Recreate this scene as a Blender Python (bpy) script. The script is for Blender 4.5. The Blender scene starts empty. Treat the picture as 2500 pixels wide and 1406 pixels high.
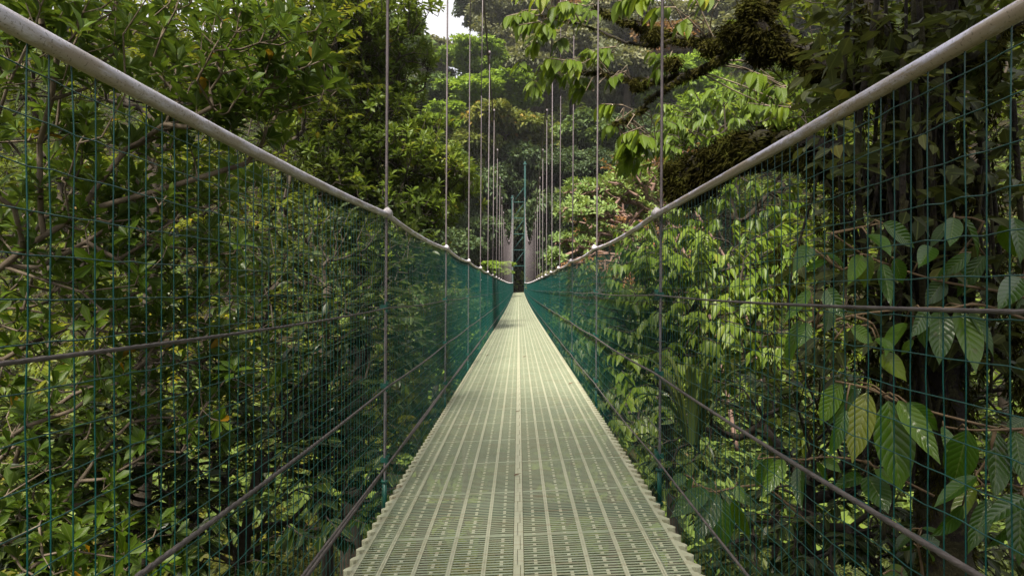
import bpy, math
import numpy as np
from math import radians, pi, sin, cos

S = bpy.context.scene
COL = S.collection
RNG = np.random.default_rng(11)

# ------------------------------------------------------------------ view of the place (camera stands on the bridge, +Y along the deck)
FPX, VX, VY = 1667.0, 1266.0, 708.0
def P(px, py, Y):
    return np.array([(px - VX) / FPX * Y, Y, (VY - py) / FPX * Y])

# ------------------------------------------------------------------ object helpers
def tag(o, label=None, cat=None, group=None, kind=None):
    if label: o['label'] = label
    if cat: o['category'] = cat
    if group: o['group'] = group
    if kind: o['kind'] = kind
    return o

def empty(name, loc, label=None, cat=None, group=None):
    o = bpy.data.objects.new(name, None)
    COL.objects.link(o)
    o.location = loc
    o.empty_display_size = .2
    return tag(o, label, cat, group)

def mesh_obj(name, V, loops, sizes, mat, parent=None, attr=None, smooth=True, origin=None):
    V = np.asarray(V, dtype=np.float64).reshape(-1, 3)
    if parent is not None and origin is None:
        origin = np.array(parent.location)
    if origin is not None:
        V = V - np.asarray(origin)
    me = bpy.data.meshes.new(name)
    loops = np.asarray(loops, dtype=np.int32).ravel()
    sizes = np.asarray(sizes, dtype=np.int32).ravel()
    me.vertices.add(len(V)); me.vertices.foreach_set('co', V.astype(np.float32).ravel())
    me.loops.add(len(loops)); me.loops.foreach_set('vertex_index', loops)
    me.polygons.add(len(sizes))
    st = np.zeros(len(sizes), dtype=np.int32); st[1:] = np.cumsum(sizes)[:-1]
    me.polygons.foreach_set('loop_start', st)
    try: me.polygons.foreach_set('loop_total', sizes)
    except Exception: pass
    me.polygons.foreach_set('use_smooth', np.full(len(sizes), bool(smooth)))
    if attr is not None:
        a = me.attributes.new('leaf', 'FLOAT_VECTOR', 'POINT')
        a.data.foreach_set('vector', np.asarray(attr, dtype=np.float32).ravel())
    me.update(calc_edges=True)
    me.validate()
    me.materials.append(mat)
    o = bpy.data.objects.new(name, me)
    COL.objects.link(o)
    if parent is not None: o.parent = parent
    elif origin is not None: o.location = origin
    return o

class MB:
    """collects shapes into one mesh"""
    def __init__(s): s.V = []; s.L = []; s.N = []; s.n = 0; s.A = []
    def add(s, V, loops, sizes, attr=None):
        V = np.asarray(V, float).reshape(-1, 3)
        s.V.append(V); s.L.append(np.asarray(loops).ravel() + s.n); s.N.append(np.asarray(sizes).ravel()); s.n += len(V)
        if attr is not None: s.A.append(np.asarray(attr).reshape(-1, 3))
    def boxes(s, lo, hi):
        lo = np.atleast_2d(lo).astype(float); hi = np.atleast_2d(hi).astype(float)
        c = np.array([[0,0,0],[1,0,0],[1,1,0],[0,1,0],[0,0,1],[1,0,1],[1,1,1],[0,1,1]], float)
        f = np.array([0,3,2,1, 4,5,6,7, 0,1,5,4, 1,2,6,5, 2,3,7,6, 3,0,4,7])
        V = lo[:, None, :] + (hi - lo)[:, None, :] * c[None]
        s.add(V, (f[None] + 8 * np.arange(len(lo))[:, None]), np.full(6 * len(lo), 4))
    def tubes(s, Pt, R, sides=6, cap=True, twist=None, lobes=None):
        """Pt (N,m,3) N paths of m points, R (N,m)"""
        Pt = np.asarray(Pt, float)
        if Pt.ndim == 2: Pt = Pt[None]
        N, m, _ = Pt.shape
        R = np.broadcast_to(np.asarray(R, float), (N, m))
        T = np.gradient(Pt, axis=1)
        T /= np.linalg.norm(T, axis=2, keepdims=True) + 1e-12
        mean = Pt[:, -1] - Pt[:, 0]
        ref = np.where(np.abs(mean[:, 2:3]) > .8 * np.linalg.norm(mean, axis=1, keepdims=True), [[1., .13, 0]], [[0, 0.05, 1.]])
        U = np.cross(T, ref[:, None, :]); U /= np.linalg.norm(U, axis=2, keepdims=True) + 1e-12
        W = np.cross(U, T)
        a = np.arange(sides) / sides * 2 * pi
        ang = a[None, None, :] + (0 if twist is None else np.asarray(twist)[None, :, None])
        rr = np.ones(sides) if lobes is None else lobes
        V = Pt[:, :, None, :] + R[:, :, None, None] * rr[None, None, :, None] * (np.cos(ang)[..., None] * U[:, :, None, :] + np.sin(ang)[..., None] * W[:, :, None, :])
        i = np.arange(m - 1)[:, None]; j = np.arange(sides)[None]
        q = np.stack([i * sides + j, i * sides + (j + 1) % sides, (i + 1) * sides + (j + 1) % sides, (i + 1) * sides + j], -1).reshape(-1)
        off = (np.arange(N) * m * sides)[:, None]
        L = [(q[None] + off).ravel()]; Z = [np.full(N * (m - 1) * sides, 4)]
        if cap:
            L.append((np.arange(sides)[::-1][None] + off).ravel()); Z.append(np.full(N, sides))
            L.append((np.arange(sides)[None] + (m - 1) * sides + off).ravel()); Z.append(np.full(N, sides))
        s.add(V, np.concatenate(L), np.concatenate(Z))
    def build(s, name, mat, parent=None, smooth=True, origin=None):
        return mesh_obj(name, np.concatenate(s.V), np.concatenate(s.L), np.concatenate(s.N), mat, parent,
                        np.concatenate(s.A) if s.A else None, smooth, origin)

# ------------------------------------------------------------------ materials
def new_mat(name):
    m = bpy.data.materials.new(name); m.use_nodes = True
    nt = m.node_tree; nt.nodes.clear()
    out = nt.nodes.new('ShaderNodeOutputMaterial')
    return m, nt, out
def node(nt, t, **kw):
    n = nt.nodes.new(t)
    for k, v in kw.items(): setattr(n, k, v)
    return n
def setin(n, **kw):
    for k, v in kw.items():
        n.inputs[k.replace('_', ' ')].default_value = v
def ramp(nt, stops, fac=None):
    r = node(nt, 'ShaderNodeValToRGB'); e = r.color_ramp.elements
    while len(e) < len(stops): e.new(.5)
    for i, (p, c) in enumerate(stops):
        e[i].position = p; e[i].color = (*c, 1)
    if fac is not None: nt.links.new(fac, r.inputs[0])
    return r
def noise(nt, scale, detail=4, rough=.55, vec=None):
    n = node(nt, 'ShaderNodeTexNoise'); setin(n, Scale=scale, Detail=detail, Roughness=rough)
    if vec is None:
        tc = node(nt, 'ShaderNodeTexCoord'); vec = tc.outputs['Object']
    nt.links.new(vec, n.inputs['Vector'])
    return n
def math_(nt, op, a, b=None, c=None):
    n = node(nt, 'ShaderNodeMath', operation=op)
    for i, x in enumerate((a, b, c)):
        if x is None: continue
        if hasattr(x, 'is_output'): nt.links.new(x, n.inputs[i])
        else: n.inputs[i].default_value = x
    return n.outputs[0]
def mixc(nt, f, a, b, mode='MIX'):
    n = node(nt, 'ShaderNodeMix', data_type='RGBA', blend_type=mode)
    for sck, x in ((n.inputs[0], f), (n.inputs[6], a), (n.inputs[7], b)):
        if hasattr(x, 'is_output'): nt.links.new(x, sck)
        elif isinstance(x, (int, float)): sck.default_value = x
        else: sck.default_value = (*x, 1)
    return n.outputs[2]

def leaf_mat(name, stops, rough=.36, transl=.34, back=.2, veins=False, spec=.28, tcol=(1.25, 1.2, .55)):
    m, nt, out = new_mat(name)
    at = node(nt, 'ShaderNodeAttribute', attribute_name='leaf')
    sx = node(nt, 'ShaderNodeSeparateXYZ'); nt.links.new(at.outputs['Vector'], sx.inputs[0])
    u, v, t = sx.outputs
    r = ramp(nt, stops, t)
    col = r.outputs[0]
    au = math_(nt, 'ABSOLUTE', u)
    rib = math_(nt, 'LESS_THAN', au, .09 if not veins else .045)
    col = mixc(nt, math_(nt, 'MULTIPLY', rib, .35), col, (.22, .26, .08))
    geo = node(nt, 'ShaderNodeNewGeometry')
    if back: col = mixc(nt, math_(nt, 'MULTIPLY', geo.outputs['Backfacing'], back), col, (.16, .20, .11))
    bsdf = node(nt, 'ShaderNodeBsdfPrincipled'); setin(bsdf, Roughness=rough)
    bsdf.inputs['Specular IOR Level'].default_value = spec
    if veins:
        ph = math_(nt, 'SUBTRACT', math_(nt, 'MULTIPLY', v, 9.0), math_(nt, 'MULTIPLY', au, 2.1))
        fr = math_(nt, 'FRACT', ph)
        d = math_(nt, 'ABSOLUTE', math_(nt, 'SUBTRACT', fr, .5))
        ln = math_(nt, 'GREATER_THAN', d, .455)
        col = mixc(nt, math_(nt, 'MULTIPLY', ln, .15), col, (.17, .23, .09))
        fine = math_(nt, 'FRACT', math_(nt, 'ADD', math_(nt, 'MULTIPLY', au, 9.), math_(nt, 'MULTIPLY', v, 6.)))
        hgt = math_(nt, 'SUBTRACT', math_(nt, 'SUBTRACT', 1., math_(nt, 'MULTIPLY', math_(nt, 'MULTIPLY', d, d), 3.)), math_(nt, 'MULTIPLY', math_(nt, 'LESS_THAN', fine, .12), .06))
        b = node(nt, 'ShaderNodeBump'); setin(b, Strength=.4, Distance=.004)
        nt.links.new(hgt, b.inputs['Height']); nt.links.new(b.outputs[0], bsdf.inputs['Normal'])
        nz = noise(nt, 26, 3)
        col = mixc(nt, math_(nt, 'MULTIPLY', math_(nt, 'GREATER_THAN', nz.outputs[0], .68), .5), col, (.13, .13, .045))
    nt.links.new(col, bsdf.inputs['Base Color'])
    tr = node(nt, 'ShaderNodeBsdfTranslucent')
    nt.links.new(mixc(nt, 1., col, tcol, 'MULTIPLY'), tr.inputs[0])
    mx = node(nt, 'ShaderNodeMixShader'); mx.inputs[0].default_value = transl
    nt.links.new(bsdf.outputs[0], mx.inputs[1]); nt.links.new(tr.outputs[0], mx.inputs[2])
    nt.links.new(mx.outputs[0], out.inputs[0])
    return m

def simple_mat(name, stops, scale=8, rough=.7, bump=0., metal=0., detail=6, stretch=None, bscale=None):
    m, nt, out = new_mat(name)
    tc = node(nt, 'ShaderNodeTexCoord'); vec = tc.outputs['Object']
    if stretch:
        mp = node(nt, 'ShaderNodeMapping'); mp.inputs['Scale'].default_value = stretch
        nt.links.new(vec, mp.inputs[0]); vec = mp.outputs[0]
    n = noise(nt, scale, detail, .6, vec)
    r = ramp(nt, stops, n.outputs[0])
    b = node(nt, 'ShaderNodeBsdfPrincipled'); setin(b, Roughness=rough, Metallic=metal)
    if rough > .9: b.inputs['Specular IOR Level'].default_value = .05
    nt.links.new(r.outputs[0], b.inputs['Base Color'])
    if bump:
        n2 = noise(nt, bscale or scale * 3, 6, .65, vec)
        bp = node(nt, 'ShaderNodeBump'); setin(bp, Strength=bump, Distance=.02)
        nt.links.new(n2.outputs[0], bp.inputs['Height']); nt.links.new(bp.outputs[0], b.inputs['Normal'])
    nt.links.new(b.outputs[0], out.inputs[0])
    return m

def moss_bark_mat(name, bark_a, bark_b, moss, amount=.5):
    m, nt, out = new_mat(name)
    n = noise(nt, 9, 6, .65); n2 = noise(nt, 38, 5, .7)
    base = ramp(nt, [(.3, bark_a), (.72, bark_b)], n.outputs[0]).outputs[0]
    k = math_(nt, 'GREATER_THAN', noise(nt, 5, 5, .7).outputs[0], 1 - amount)
    col = mixc(nt, math_(nt, 'MULTIPLY', k, .85), base, moss)
    col = mixc(nt, .35, col, ramp(nt, [(.3, (.25, .25, .25)), (.7, (1., 1., 1.))], n2.outputs[0]).outputs[0], 'MULTIPLY')
    b = node(nt, 'ShaderNodeBsdfPrincipled'); setin(b, Roughness=.9)
    bp = node(nt, 'ShaderNodeBump'); setin(bp, Strength=.8, Distance=.03)
    nt.links.new(n2.outputs[0], bp.inputs['Height']); nt.links.new(bp.outputs[0], b.inputs['Normal'])
    nt.links.new(col, b.inputs['Base Color']); nt.links.new(b.outputs[0], out.inputs[0])
    return m

def rail_mat(name, base, stain, amount):
    m, nt, out = new_mat(name)
    tc = node(nt, 'ShaderNodeTexCoord')
    mp = node(nt, 'ShaderNodeMapping'); mp.inputs['Scale'].default_value = (1, .22, 1)
    nt.links.new(tc.outputs['Object'], mp.inputs[0])
    big = noise(nt, 26, 7, .72, mp.outputs[0]); sp = noise(nt, 240, 3, .6, tc.outputs['Object'])
    mid = noise(nt, 60, 5, .7, mp.outputs[0])
    geo = node(nt, 'ShaderNodeNewGeometry')
    sz = node(nt, 'ShaderNodeSeparateXYZ'); nt.links.new(geo.outputs['True Normal'], sz.inputs[0])
    under = math_(nt, 'MULTIPLY_ADD', sz.outputs[2], -.11, amount)      # grime that has run to the lower side of the pipe
    k = ramp(nt, [(.47, (0, 0, 0)), (.60, (1, 1, 1))], math_(nt, 'ADD', big.outputs[0], under)).outputs[0]
    col = ramp(nt, [(.35, tuple(.8 * c for c in base)), (.65, base)], mid.outputs[0]).outputs[0]
    col = mixc(nt, math_(nt, 'MULTIPLY', k, .8), col, stain)
    col = mixc(nt, math_(nt, 'MULTIPLY', math_(nt, 'GREATER_THAN', sp.outputs[0], .61), .6), col, (.10, .08, .05))
    b = node(nt, 'ShaderNodeBsdfPrincipled'); setin(b, Roughness=.42)
    bp = node(nt, 'ShaderNodeBump'); setin(bp, Strength=.25, Distance=.003)
    nt.links.new(mid.outputs[0], bp.inputs['Height']); nt.links.new(bp.outputs[0], b.inputs['Normal'])
    nt.links.new(col, b.inputs['Base Color']); nt.links.new(b.outputs[0], out.inputs[0])
    return m

def deck_mat(name, base, pale):
    m, nt, out = new_mat(name)
    tc = node(nt, 'ShaderNodeTexCoord')
    n1 = noise(nt, 3.0, 7, .68, tc.outputs['Object'])
    mp = node(nt, 'ShaderNodeMapping'); mp.inputs['Scale'].default_value = (5, 55, 5)
    nt.links.new(tc.outputs['Object'], mp.inputs[0])
    n2 = noise(nt, 1.0, 4, .6, mp.outputs[0])
    n3 = noise(nt, 90, 4, .7, tc.outputs['Object'])
    n4 = noise(nt, 14, 6, .7, tc.outputs['Object'])
    col = mixc(nt, ramp(nt, [(.35, (0, 0, 0)), (.68, (1, 1, 1))], n1.outputs[0]).outputs[0], base, pale)
    col = mixc(nt, ramp(nt, [(.50, (0, 0, 0)), (.74, (.55, .55, .55))], n2.outputs[0]).outputs[0], col, (.20, .115, .055))
    col = mixc(nt, ramp(nt, [(.55, (0, 0, 0)), (.72, (.5, .5, .5))], n4.outputs[0]).outputs[0], col, (.19, .19, .10))
    col = mixc(nt, ramp(nt, [(.58, (0, 0, 0)), (.70, (.5, .5, .5))], n3.outputs[0]).outputs[0], col, (.14, .13, .08))
    b = node(nt, 'ShaderNodeBsdfPrincipled'); setin(b, Roughness=.42)
    b.inputs['Specular IOR Level'].default_value = .5
    bp = node(nt, 'ShaderNodeBump'); setin(bp, Strength=.25, Distance=.003)
    nt.links.new(n3.outputs[0], bp.inputs['Height']); nt.links.new(bp.outputs[0], b.inputs['Normal'])
    nt.links.new(col, b.inputs['Base Color']); nt.links.new(b.outputs[0], out.inputs[0])
    return m

M = {}
M['deck'] = deck_mat('sage_grating', (.222, .258, .174), (.258, .292, .202))
M['deck_rib'] = deck_mat('sage_grating_rib', (.34, .35, .245), (.40, .40, .295))
M['rail_pale'] = rail_mat('grey_pipe', (.73, .69, .79), (.32, .25, .17), .035)
M['rail_stained'] = rail_mat('stained_pipe', (.66, .63, .80), (.28, .20, .09), .06)
M['net'] = simple_mat('green_coated_wire', [(.3, (.0004, .038, .033)), (.7, (.0008, .066, .058))], 20, .38)
M['steel'] = simple_mat('weathered_steel_cable', [(.3, (.055, .046, .046)), (.7, (.125, .105, .10))], 30, .6, metal=.2)
M['rod'] = simple_mat('grey_hanger_cable', [(.3, (.105, .085, .092)), (.7, (.185, .155, .166))], 25, .6, metal=.2)
M['green_steel'] = simple_mat('green_painted_steel', [(.3, (.005, .048, .035)), (.7, (.009, .08, .06))], 14, .45)
M['teal_steel'] = simple_mat('teal_painted_steel', [(.3, (.004, .045, .040)), (.7, (.007, .065, .058))], 3, .5)
M['clamp'] = simple_mat('pale_clamp', [(.35, (.40, .36, .38)), (.7, (.62, .58, .60))], 60, .5)
M['litter'] = simple_mat('dead_leaf', [(.3, (.05, .025, .012)), (.7, (.16, .085, .04))], 60, .8)
M['soil'] = simple_mat('forest_soil', [(.3, (.012, .009, .004)), (.55, (.028, .024, .010)), (.75, (.03, .045, .012))], .9, .95, bump=.6, bscale=6)
M['bark'] = simple_mat('grey_brown_bark', [(.3, (.06, .042, .026)), (.55, (.17, .13, .09)), (.75, (.27, .22, .165))], 7, .85, bump=.5, stretch=(1, 1, .5))
M['bark_dark'] = simple_mat('dark_bark', [(.3, (.016, .011, .007)), (.7, (.055, .042, .028))], 7, .9, bump=.6)
M['bark_red'] = simple_mat('reddish_bark', [(.3, (.12, .068, .052)), (.7, (.27, .17, .135))], 5, .85, bump=.4)
M['mossy'] = moss_bark_mat('mossy_bark', (.008, .005, .003), (.028, .018, .010), (.040, .036, .008), .5)
M['moss'] = simple_mat('hanging_moss', [(.3, (.014, .011, .003)), (.55, (.044, .042, .008)), (.75, (.09, .10, .018))], 12, .95)
M['stem'] = simple_mat('tan_stem', [(.3, (.10, .06, .03)), (.7, (.24, .16, .085))], 16, .7)

G = {  # leaf colours: 0 dark .. 1 yellowing
 'rosette': leaf_mat('leathery_leaf', [(0, (0.031, 0.062, 0.005)), (.45, (0.061, 0.116, 0.007)), (.86, (0.122, 0.195, 0.009)), (.975, (0.176, 0.222, 0.009)), (1, (0.350, 0.190, 0.006))], .42, .36),
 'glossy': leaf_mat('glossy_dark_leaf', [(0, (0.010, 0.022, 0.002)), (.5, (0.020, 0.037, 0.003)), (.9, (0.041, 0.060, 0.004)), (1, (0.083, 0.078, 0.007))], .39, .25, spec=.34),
 'droop': leaf_mat('bright_drooping_leaf', [(0, (0.061, 0.106, 0.004)), (.5, (0.101, 0.160, 0.006)), (.9, (0.155, 0.213, 0.008)), (1, (0.240, 0.242, 0.011))], .42, .45, veins=True),
 'yellow': leaf_mat('yellow_green_leaf', [(0, (0.044, 0.067, 0.003)), (.45, (0.099, 0.125, 0.006)), (.85, (0.187, 0.196, 0.007)), (1, (0.274, 0.186, 0.011))], .46, .42),
 'mid': leaf_mat('mid_green_leaf', [(0, (0.033, 0.054, 0.004)), (.5, (0.070, 0.102, 0.006)), (.9, (0.132, 0.165, 0.008)), (1, (0.240, 0.194, 0.015))], .46, .36),
 'fresh': leaf_mat('fresh_green_leaf', [(0, (0.036, 0.060, 0.006)), (.45, (0.067, 0.110, 0.008)), (.85, (0.123, 0.173, 0.012)), (1, (0.206, 0.170, 0.014))], .46, .40),
 'bright': leaf_mat('bright_shrub_leaf', [(0, (0.043, 0.079, 0.007)), (.5, (0.084, 0.139, 0.009)), (.9, (0.138, 0.198, 0.017)), (1, (0.200, 0.215, 0.026))], .42, .42),
 'broad': leaf_mat('broad_veined_leaf', [(0, (0.034, 0.083, 0.006)), (.5, (0.056, 0.136, 0.008)), (.9, (0.108, 0.201, 0.009)), (1, (0.199, 0.220, 0.013))], .30, .32, veins=True, spec=.8),
 'pale': leaf_mat('pale_rosette_leaf', [(0, (0.085, 0.142, 0.043)), (.5, (0.157, 0.239, 0.067)), (.9, (0.242, 0.321, 0.098)), (1, (0.303, 0.262, 0.098))], .54, .32),
 'strap': leaf_mat('strap_leaf', [(0, (0.032, 0.056, 0.010)), (.6, (0.076, 0.113, 0.016)), (1, (0.131, 0.160, 0.026))], .44, .3),
 'olive': leaf_mat('olive_far_leaf', [(0, (0.066, 0.078, 0.046)), (.5, (0.138, 0.144, 0.080)), (.9, (0.221, 0.213, 0.118)), (1, (0.308, 0.221, 0.141))], .60, .28),
 'lime': leaf_mat('lime_far_leaf', [(0, (0.085, 0.142, 0.013)), (.5, (0.168, 0.270, 0.024)), (.9, (0.270, 0.383, 0.035)), (1, (0.338, 0.427, 0.049))], .57, .35),
 'forest': leaf_mat('forest_far_leaf', [(0, (0.037, 0.066, 0.018)), (.5, (0.072, 0.125, 0.029)), (.9, (0.134, 0.194, 0.040)), (1, (0.197, 0.218, 0.051))], .57, .28),
 'wood': leaf_mat('far_wood_leaf', [(0, (0.039, 0.063, 0.011)), (.5, (0.089, 0.134, 0.018)), (.9, (0.163, 0.212, 0.025)), (1, (0.212, 0.212, 0.032))], .6, .28),
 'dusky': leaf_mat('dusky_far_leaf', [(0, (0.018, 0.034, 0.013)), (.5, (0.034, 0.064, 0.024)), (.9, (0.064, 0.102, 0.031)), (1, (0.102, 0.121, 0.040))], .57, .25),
 'rusty': leaf_mat('rusty_tipped_leaf', [(0, (0.058, 0.084, 0.015)), (.55, (0.118, 0.143, 0.024)), (.80, (0.194, 0.184, 0.028)), (.9, (0.389, 0.201, 0.033)), (1, (0.526, 0.252, 0.046))], .60, .28),
 'russet': leaf_mat('russet_far_leaf', [(0, (0.118, 0.054, 0.019)), (.5, (0.234, 0.103, 0.034)), (1, (0.389, 0.169, 0.059))], .60, .28),
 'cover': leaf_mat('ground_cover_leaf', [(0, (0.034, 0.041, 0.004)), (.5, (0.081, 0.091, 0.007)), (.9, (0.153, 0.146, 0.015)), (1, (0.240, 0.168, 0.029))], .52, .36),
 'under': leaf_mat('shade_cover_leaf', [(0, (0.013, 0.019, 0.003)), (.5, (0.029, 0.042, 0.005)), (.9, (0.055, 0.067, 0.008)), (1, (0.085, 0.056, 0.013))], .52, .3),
 'grey': leaf_mat('greyish_round_leaf', [(0, (0.029, 0.039, 0.012)), (.5, (0.057, 0.067, 0.019)), (.9, (0.098, 0.106, 0.029)), (1, (0.131, 0.120, 0.016))], .52, .3),
}

# ------------------------------------------------------------------ leaves
def tmpl(w1, w2, v1=.3, v2=.64, fold=.07):
    V = np.array([[0, 0, 0], [-w1, v1, fold], [0, v1, 0], [w1, v1, fold], [-w2, v2, fold], [0, v2, 0], [w2, v2, fold], [0, 1, .0]], float)
    F = [(0, 2, 1), (0, 3, 2), (1, 2, 5, 4), (2, 3, 6, 5), (4, 5, 7), (5, 6, 7)]
    return V, np.concatenate([np.array(f) for f in F]), np.array([len(f) for f in F])
T_OBOV = tmpl(.55, 1.0, .3, .68)
T_OVAL = tmpl(.9, .85)
T_OVATE = tmpl(1.0, .62, .28, .66)
T_DIA = (np.array([[0, 0, 0], [-1, .45, .1], [0, 1, 0], [1, .45, .1]], float), np.array([0, 2, 1, 0, 3, 2]), np.array([3, 3]))
def big_tmpl(nv=16, nu=9, peak=.42):
    vs = np.linspace(0, 1, nv); us = np.linspace(-1, 1, nu)
    V = []
    for v in vs:
        w = (sin(pi * v ** .78) ** .85) if 0 < v < 1 else 0
        if v > .86: w *= .55 + .45 * (1 - v) / .14 * .6
        for u in us:
            q = abs(((v * 9 - abs(u) * 2.1) % 1) - .5)
            h = .13 * abs(u) ** 1.2 * w * .5 + .006 * (1 - 4 * q * q) * w
            V.append((u * w, v, h))
    L = []
    for i in range(nv - 1):
        for j in range(nu - 1):
            L += [i * nu + j, i * nu + j + 1, (i + 1) * nu + j + 1, (i + 1) * nu + j]
    return np.array(V), np.array(L), np.full((nv - 1) * (nu - 1), 4)
T_BIG = big_tmpl()
BIG_U = np.tile(np.linspace(-1, 1, 9), 16)

def unit(a): return a / (np.linalg.norm(a, axis=-1, keepdims=True) + 1e-9)

def leaves(mb, T, p, d, n, L, W, tint, curl=.15):
    V0, lo, sz = T
    p = np.atleast_2d(p); d = unit(np.atleast_2d(d)); n = np.atleast_2d(n)
    s = unit(np.cross(d, n)); n = np.cross(s, d)
    L = np.broadcast_to(np.asarray(L, float), (len(p),)); W = np.broadcast_to(np.asarray(W, float), (len(p),))
    curl = np.broadcast_to(np.asarray(curl, float), (len(p),))
    u, v, h = V0.T
    X = (p[:, None] + s[:, None] * (u[None, :, None] * W[:, None, None] * .5) + d[:, None] * ((v - 0 * v)[None, :, None] * L[:, None, None])
         + n[:, None] * ((h[None, :] - curl[:, None] * (v ** 2)[None, :]) * L[:, None])[..., None])
    uu = BIG_U if T is T_BIG else np.sign(u) * np.minimum(1, np.abs(u) * 1.0)
    A = np.stack([np.broadcast_to(uu, (len(p), len(u))), np.broadcast_to(v, (len(p), len(u))), np.broadcast_to(np.asarray(tint)[:, None], (len(p), len(u)))], -1)
    off = (np.arange(len(p)) * len(V0))[:, None]
    mb.add(X, lo[None] + off, np.tile(sz, len(p)), A)

def perp_basis(d):
    ref = np.where(np.abs(d[:, 2:3]) > .9, [[1., 0, 0]], [[0, 0, 1.]])
    a = unit(np.cross(d, ref)); return a, np.cross(d, a)

def foliage(mb, twig, pos, dr, style, k, size, rng, wr=.38, twl=None, T=None, ctint=None, spread=.5):
    """clusters of k leaves on a short twig at each pos"""
    rch = size * 1.1 + (size * 1.6 if twl is None else twl)
    free = ~((np.abs(pos[:, 0]) < .56 + rch * .8) & (pos[:, 2] < 1.35 + rch) & (pos[:, 2] > -1.05 - rch) & (pos[:, 1] < 63))
    pos = pos[free]; dr = np.asarray(dr)[free]; ctint = None if ctint is None else np.asarray(ctint)[free]
    N = len(pos); dr = unit(dr)
    twl = size * 1.6 if twl is None else twl
    up = np.array([0, 0, 1.])
    ct = rng.random(N) if ctint is None else ctint
    j = np.arange(k)[None].repeat(N, 0)
    if style == 'rosette':
        dr = unit(dr * .5 + up * .75 + rng.normal(0, .28, (N, 3)))
        a, b = perp_basis(dr)
        az = j * 2.4 + rng.random((N, 1)) * 6.3 + rng.normal(0, .2, (N, k))
        el = radians(28) + (j / k) * radians(62) + rng.normal(0, .15, (N, k))
        t = 1 - .35 * j / k
        rad = np.cos(az)[..., None] * a[:, None] + np.sin(az)[..., None] * b[:, None]
        D = dr[:, None] * np.cos(el)[..., None] + rad * np.sin(el)[..., None]
        Nn = dr[:, None] * np.sin(el)[..., None] - rad * np.cos(el)[..., None] + up * .2
        T = T or T_OBOV; curl = rng.uniform(.05, .3, (N, k))
    elif style == 'droop':
        dr = unit(dr * np.array([1, 1, .4]) + rng.normal(0, .2, (N, 3)))
        a, b = perp_basis(dr)
        side = np.where(j % 2 == 0, 1., -1.)
        t = .25 + .75 * (j + .5) / k
        D = -up * rng.uniform(.55, 1.3, (N, k))[..., None] + dr[:, None] * .45 + a[:, None] * (side * rng.uniform(.3, .9, (N, k)))[..., None]
        Nn = a[:, None] * side[..., None] * .5 + up * .55 + dr[:, None] * .5 + rng.normal(0, .25, (N, k, 3))
        T = T or T_OVATE; curl = rng.uniform(.05, .25, (N, k))
    else:  # spray: leaves left and right of a twig, roughly level
        dr = unit(dr + rng.normal(0, .25, (N, 3)))
        a, b = perp_basis(dr)
        side = np.where(j % 2 == 0, 1., -1.)
        t = .15 + .85 * (j + .5) / k
        D = dr[:, None] * rng.uniform(.5, 1.1, (N, k))[..., None] + a[:, None] * (side * rng.uniform(.6, 1.1, (N, k)))[..., None] - up * rng.uniform(-.1, .6, (N, k))[..., None]
        Nn = up + rng.normal(0, .38, (N, k, 3))
        T = T or T_OVAL; curl = rng.uniform(.05, .3, (N, k))
    base = pos[:, None] + dr[:, None] * (t * twl)[..., None]
    L = size * rng.uniform(.65, 1.2, (N, k))
    tint = np.clip(.62 * ct[:, None] + .38 * rng.random((N, k)), 0, 1)
    tint = np.where(rng.random((N, k)) < .008, 1., np.minimum(tint, .93))
    leaves(mb, T, base.reshape(-1, 3), D.reshape(-1, 3), Nn.reshape(-1, 3), L.ravel(), L.ravel() * wr * rng.uniform(.85, 1.15, N * k), tint.ravel(), curl.ravel())
    if twig is not None:
        pts = np.stack([pos, pos + dr * twl * .55, pos + dr * twl], 1)
        r = np.array([.05, .04, .02]) * size
        twig.tubes(pts, np.broadcast_to(r, (N, 3)), 3, cap=False)

# ------------------------------------------------------------------ trees: branches grown towards every leaf cluster
def resample(pts, step):
    pts = np.asarray(pts, float)
    seg = np.linalg.norm(np.diff(pts, axis=0), axis=1); s = np.concatenate([[0], np.cumsum(seg)])
    n = max(2, int(s[-1] / step) + 1); q = np.linspace(0, s[-1], n)
    # smooth (Catmull-Rom through the points)
    t = np.interp(q, s, np.arange(len(pts)))
    ext = np.vstack([2 * pts[0] - pts[1], pts, 2 * pts[-1] - pts[-2]])
    i = np.minimum(t.astype(int), len(pts) - 2); f = (t - i)[:, None]
    p0, p1, p2, p3 = ext[i], ext[i + 1], ext[i + 2], ext[i + 3]
    return .5 * (2 * p1 + (p2 - p0) * f + (2 * p0 - 5 * p1 + 4 * p2 - p3) * f ** 2 + (3 * p1 - p0 - 3 * p2 + p3) * f ** 3)

def blob_points(rng, blobs):
    out = []
    for c, r, n in blobs:
        d = unit(rng.normal(0, 1, (n, 3))) * (rng.random((n, 1)) ** .42)
        out.append(np.asarray(c) + d * np.asarray(r))
    return np.concatenate(out)

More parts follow.
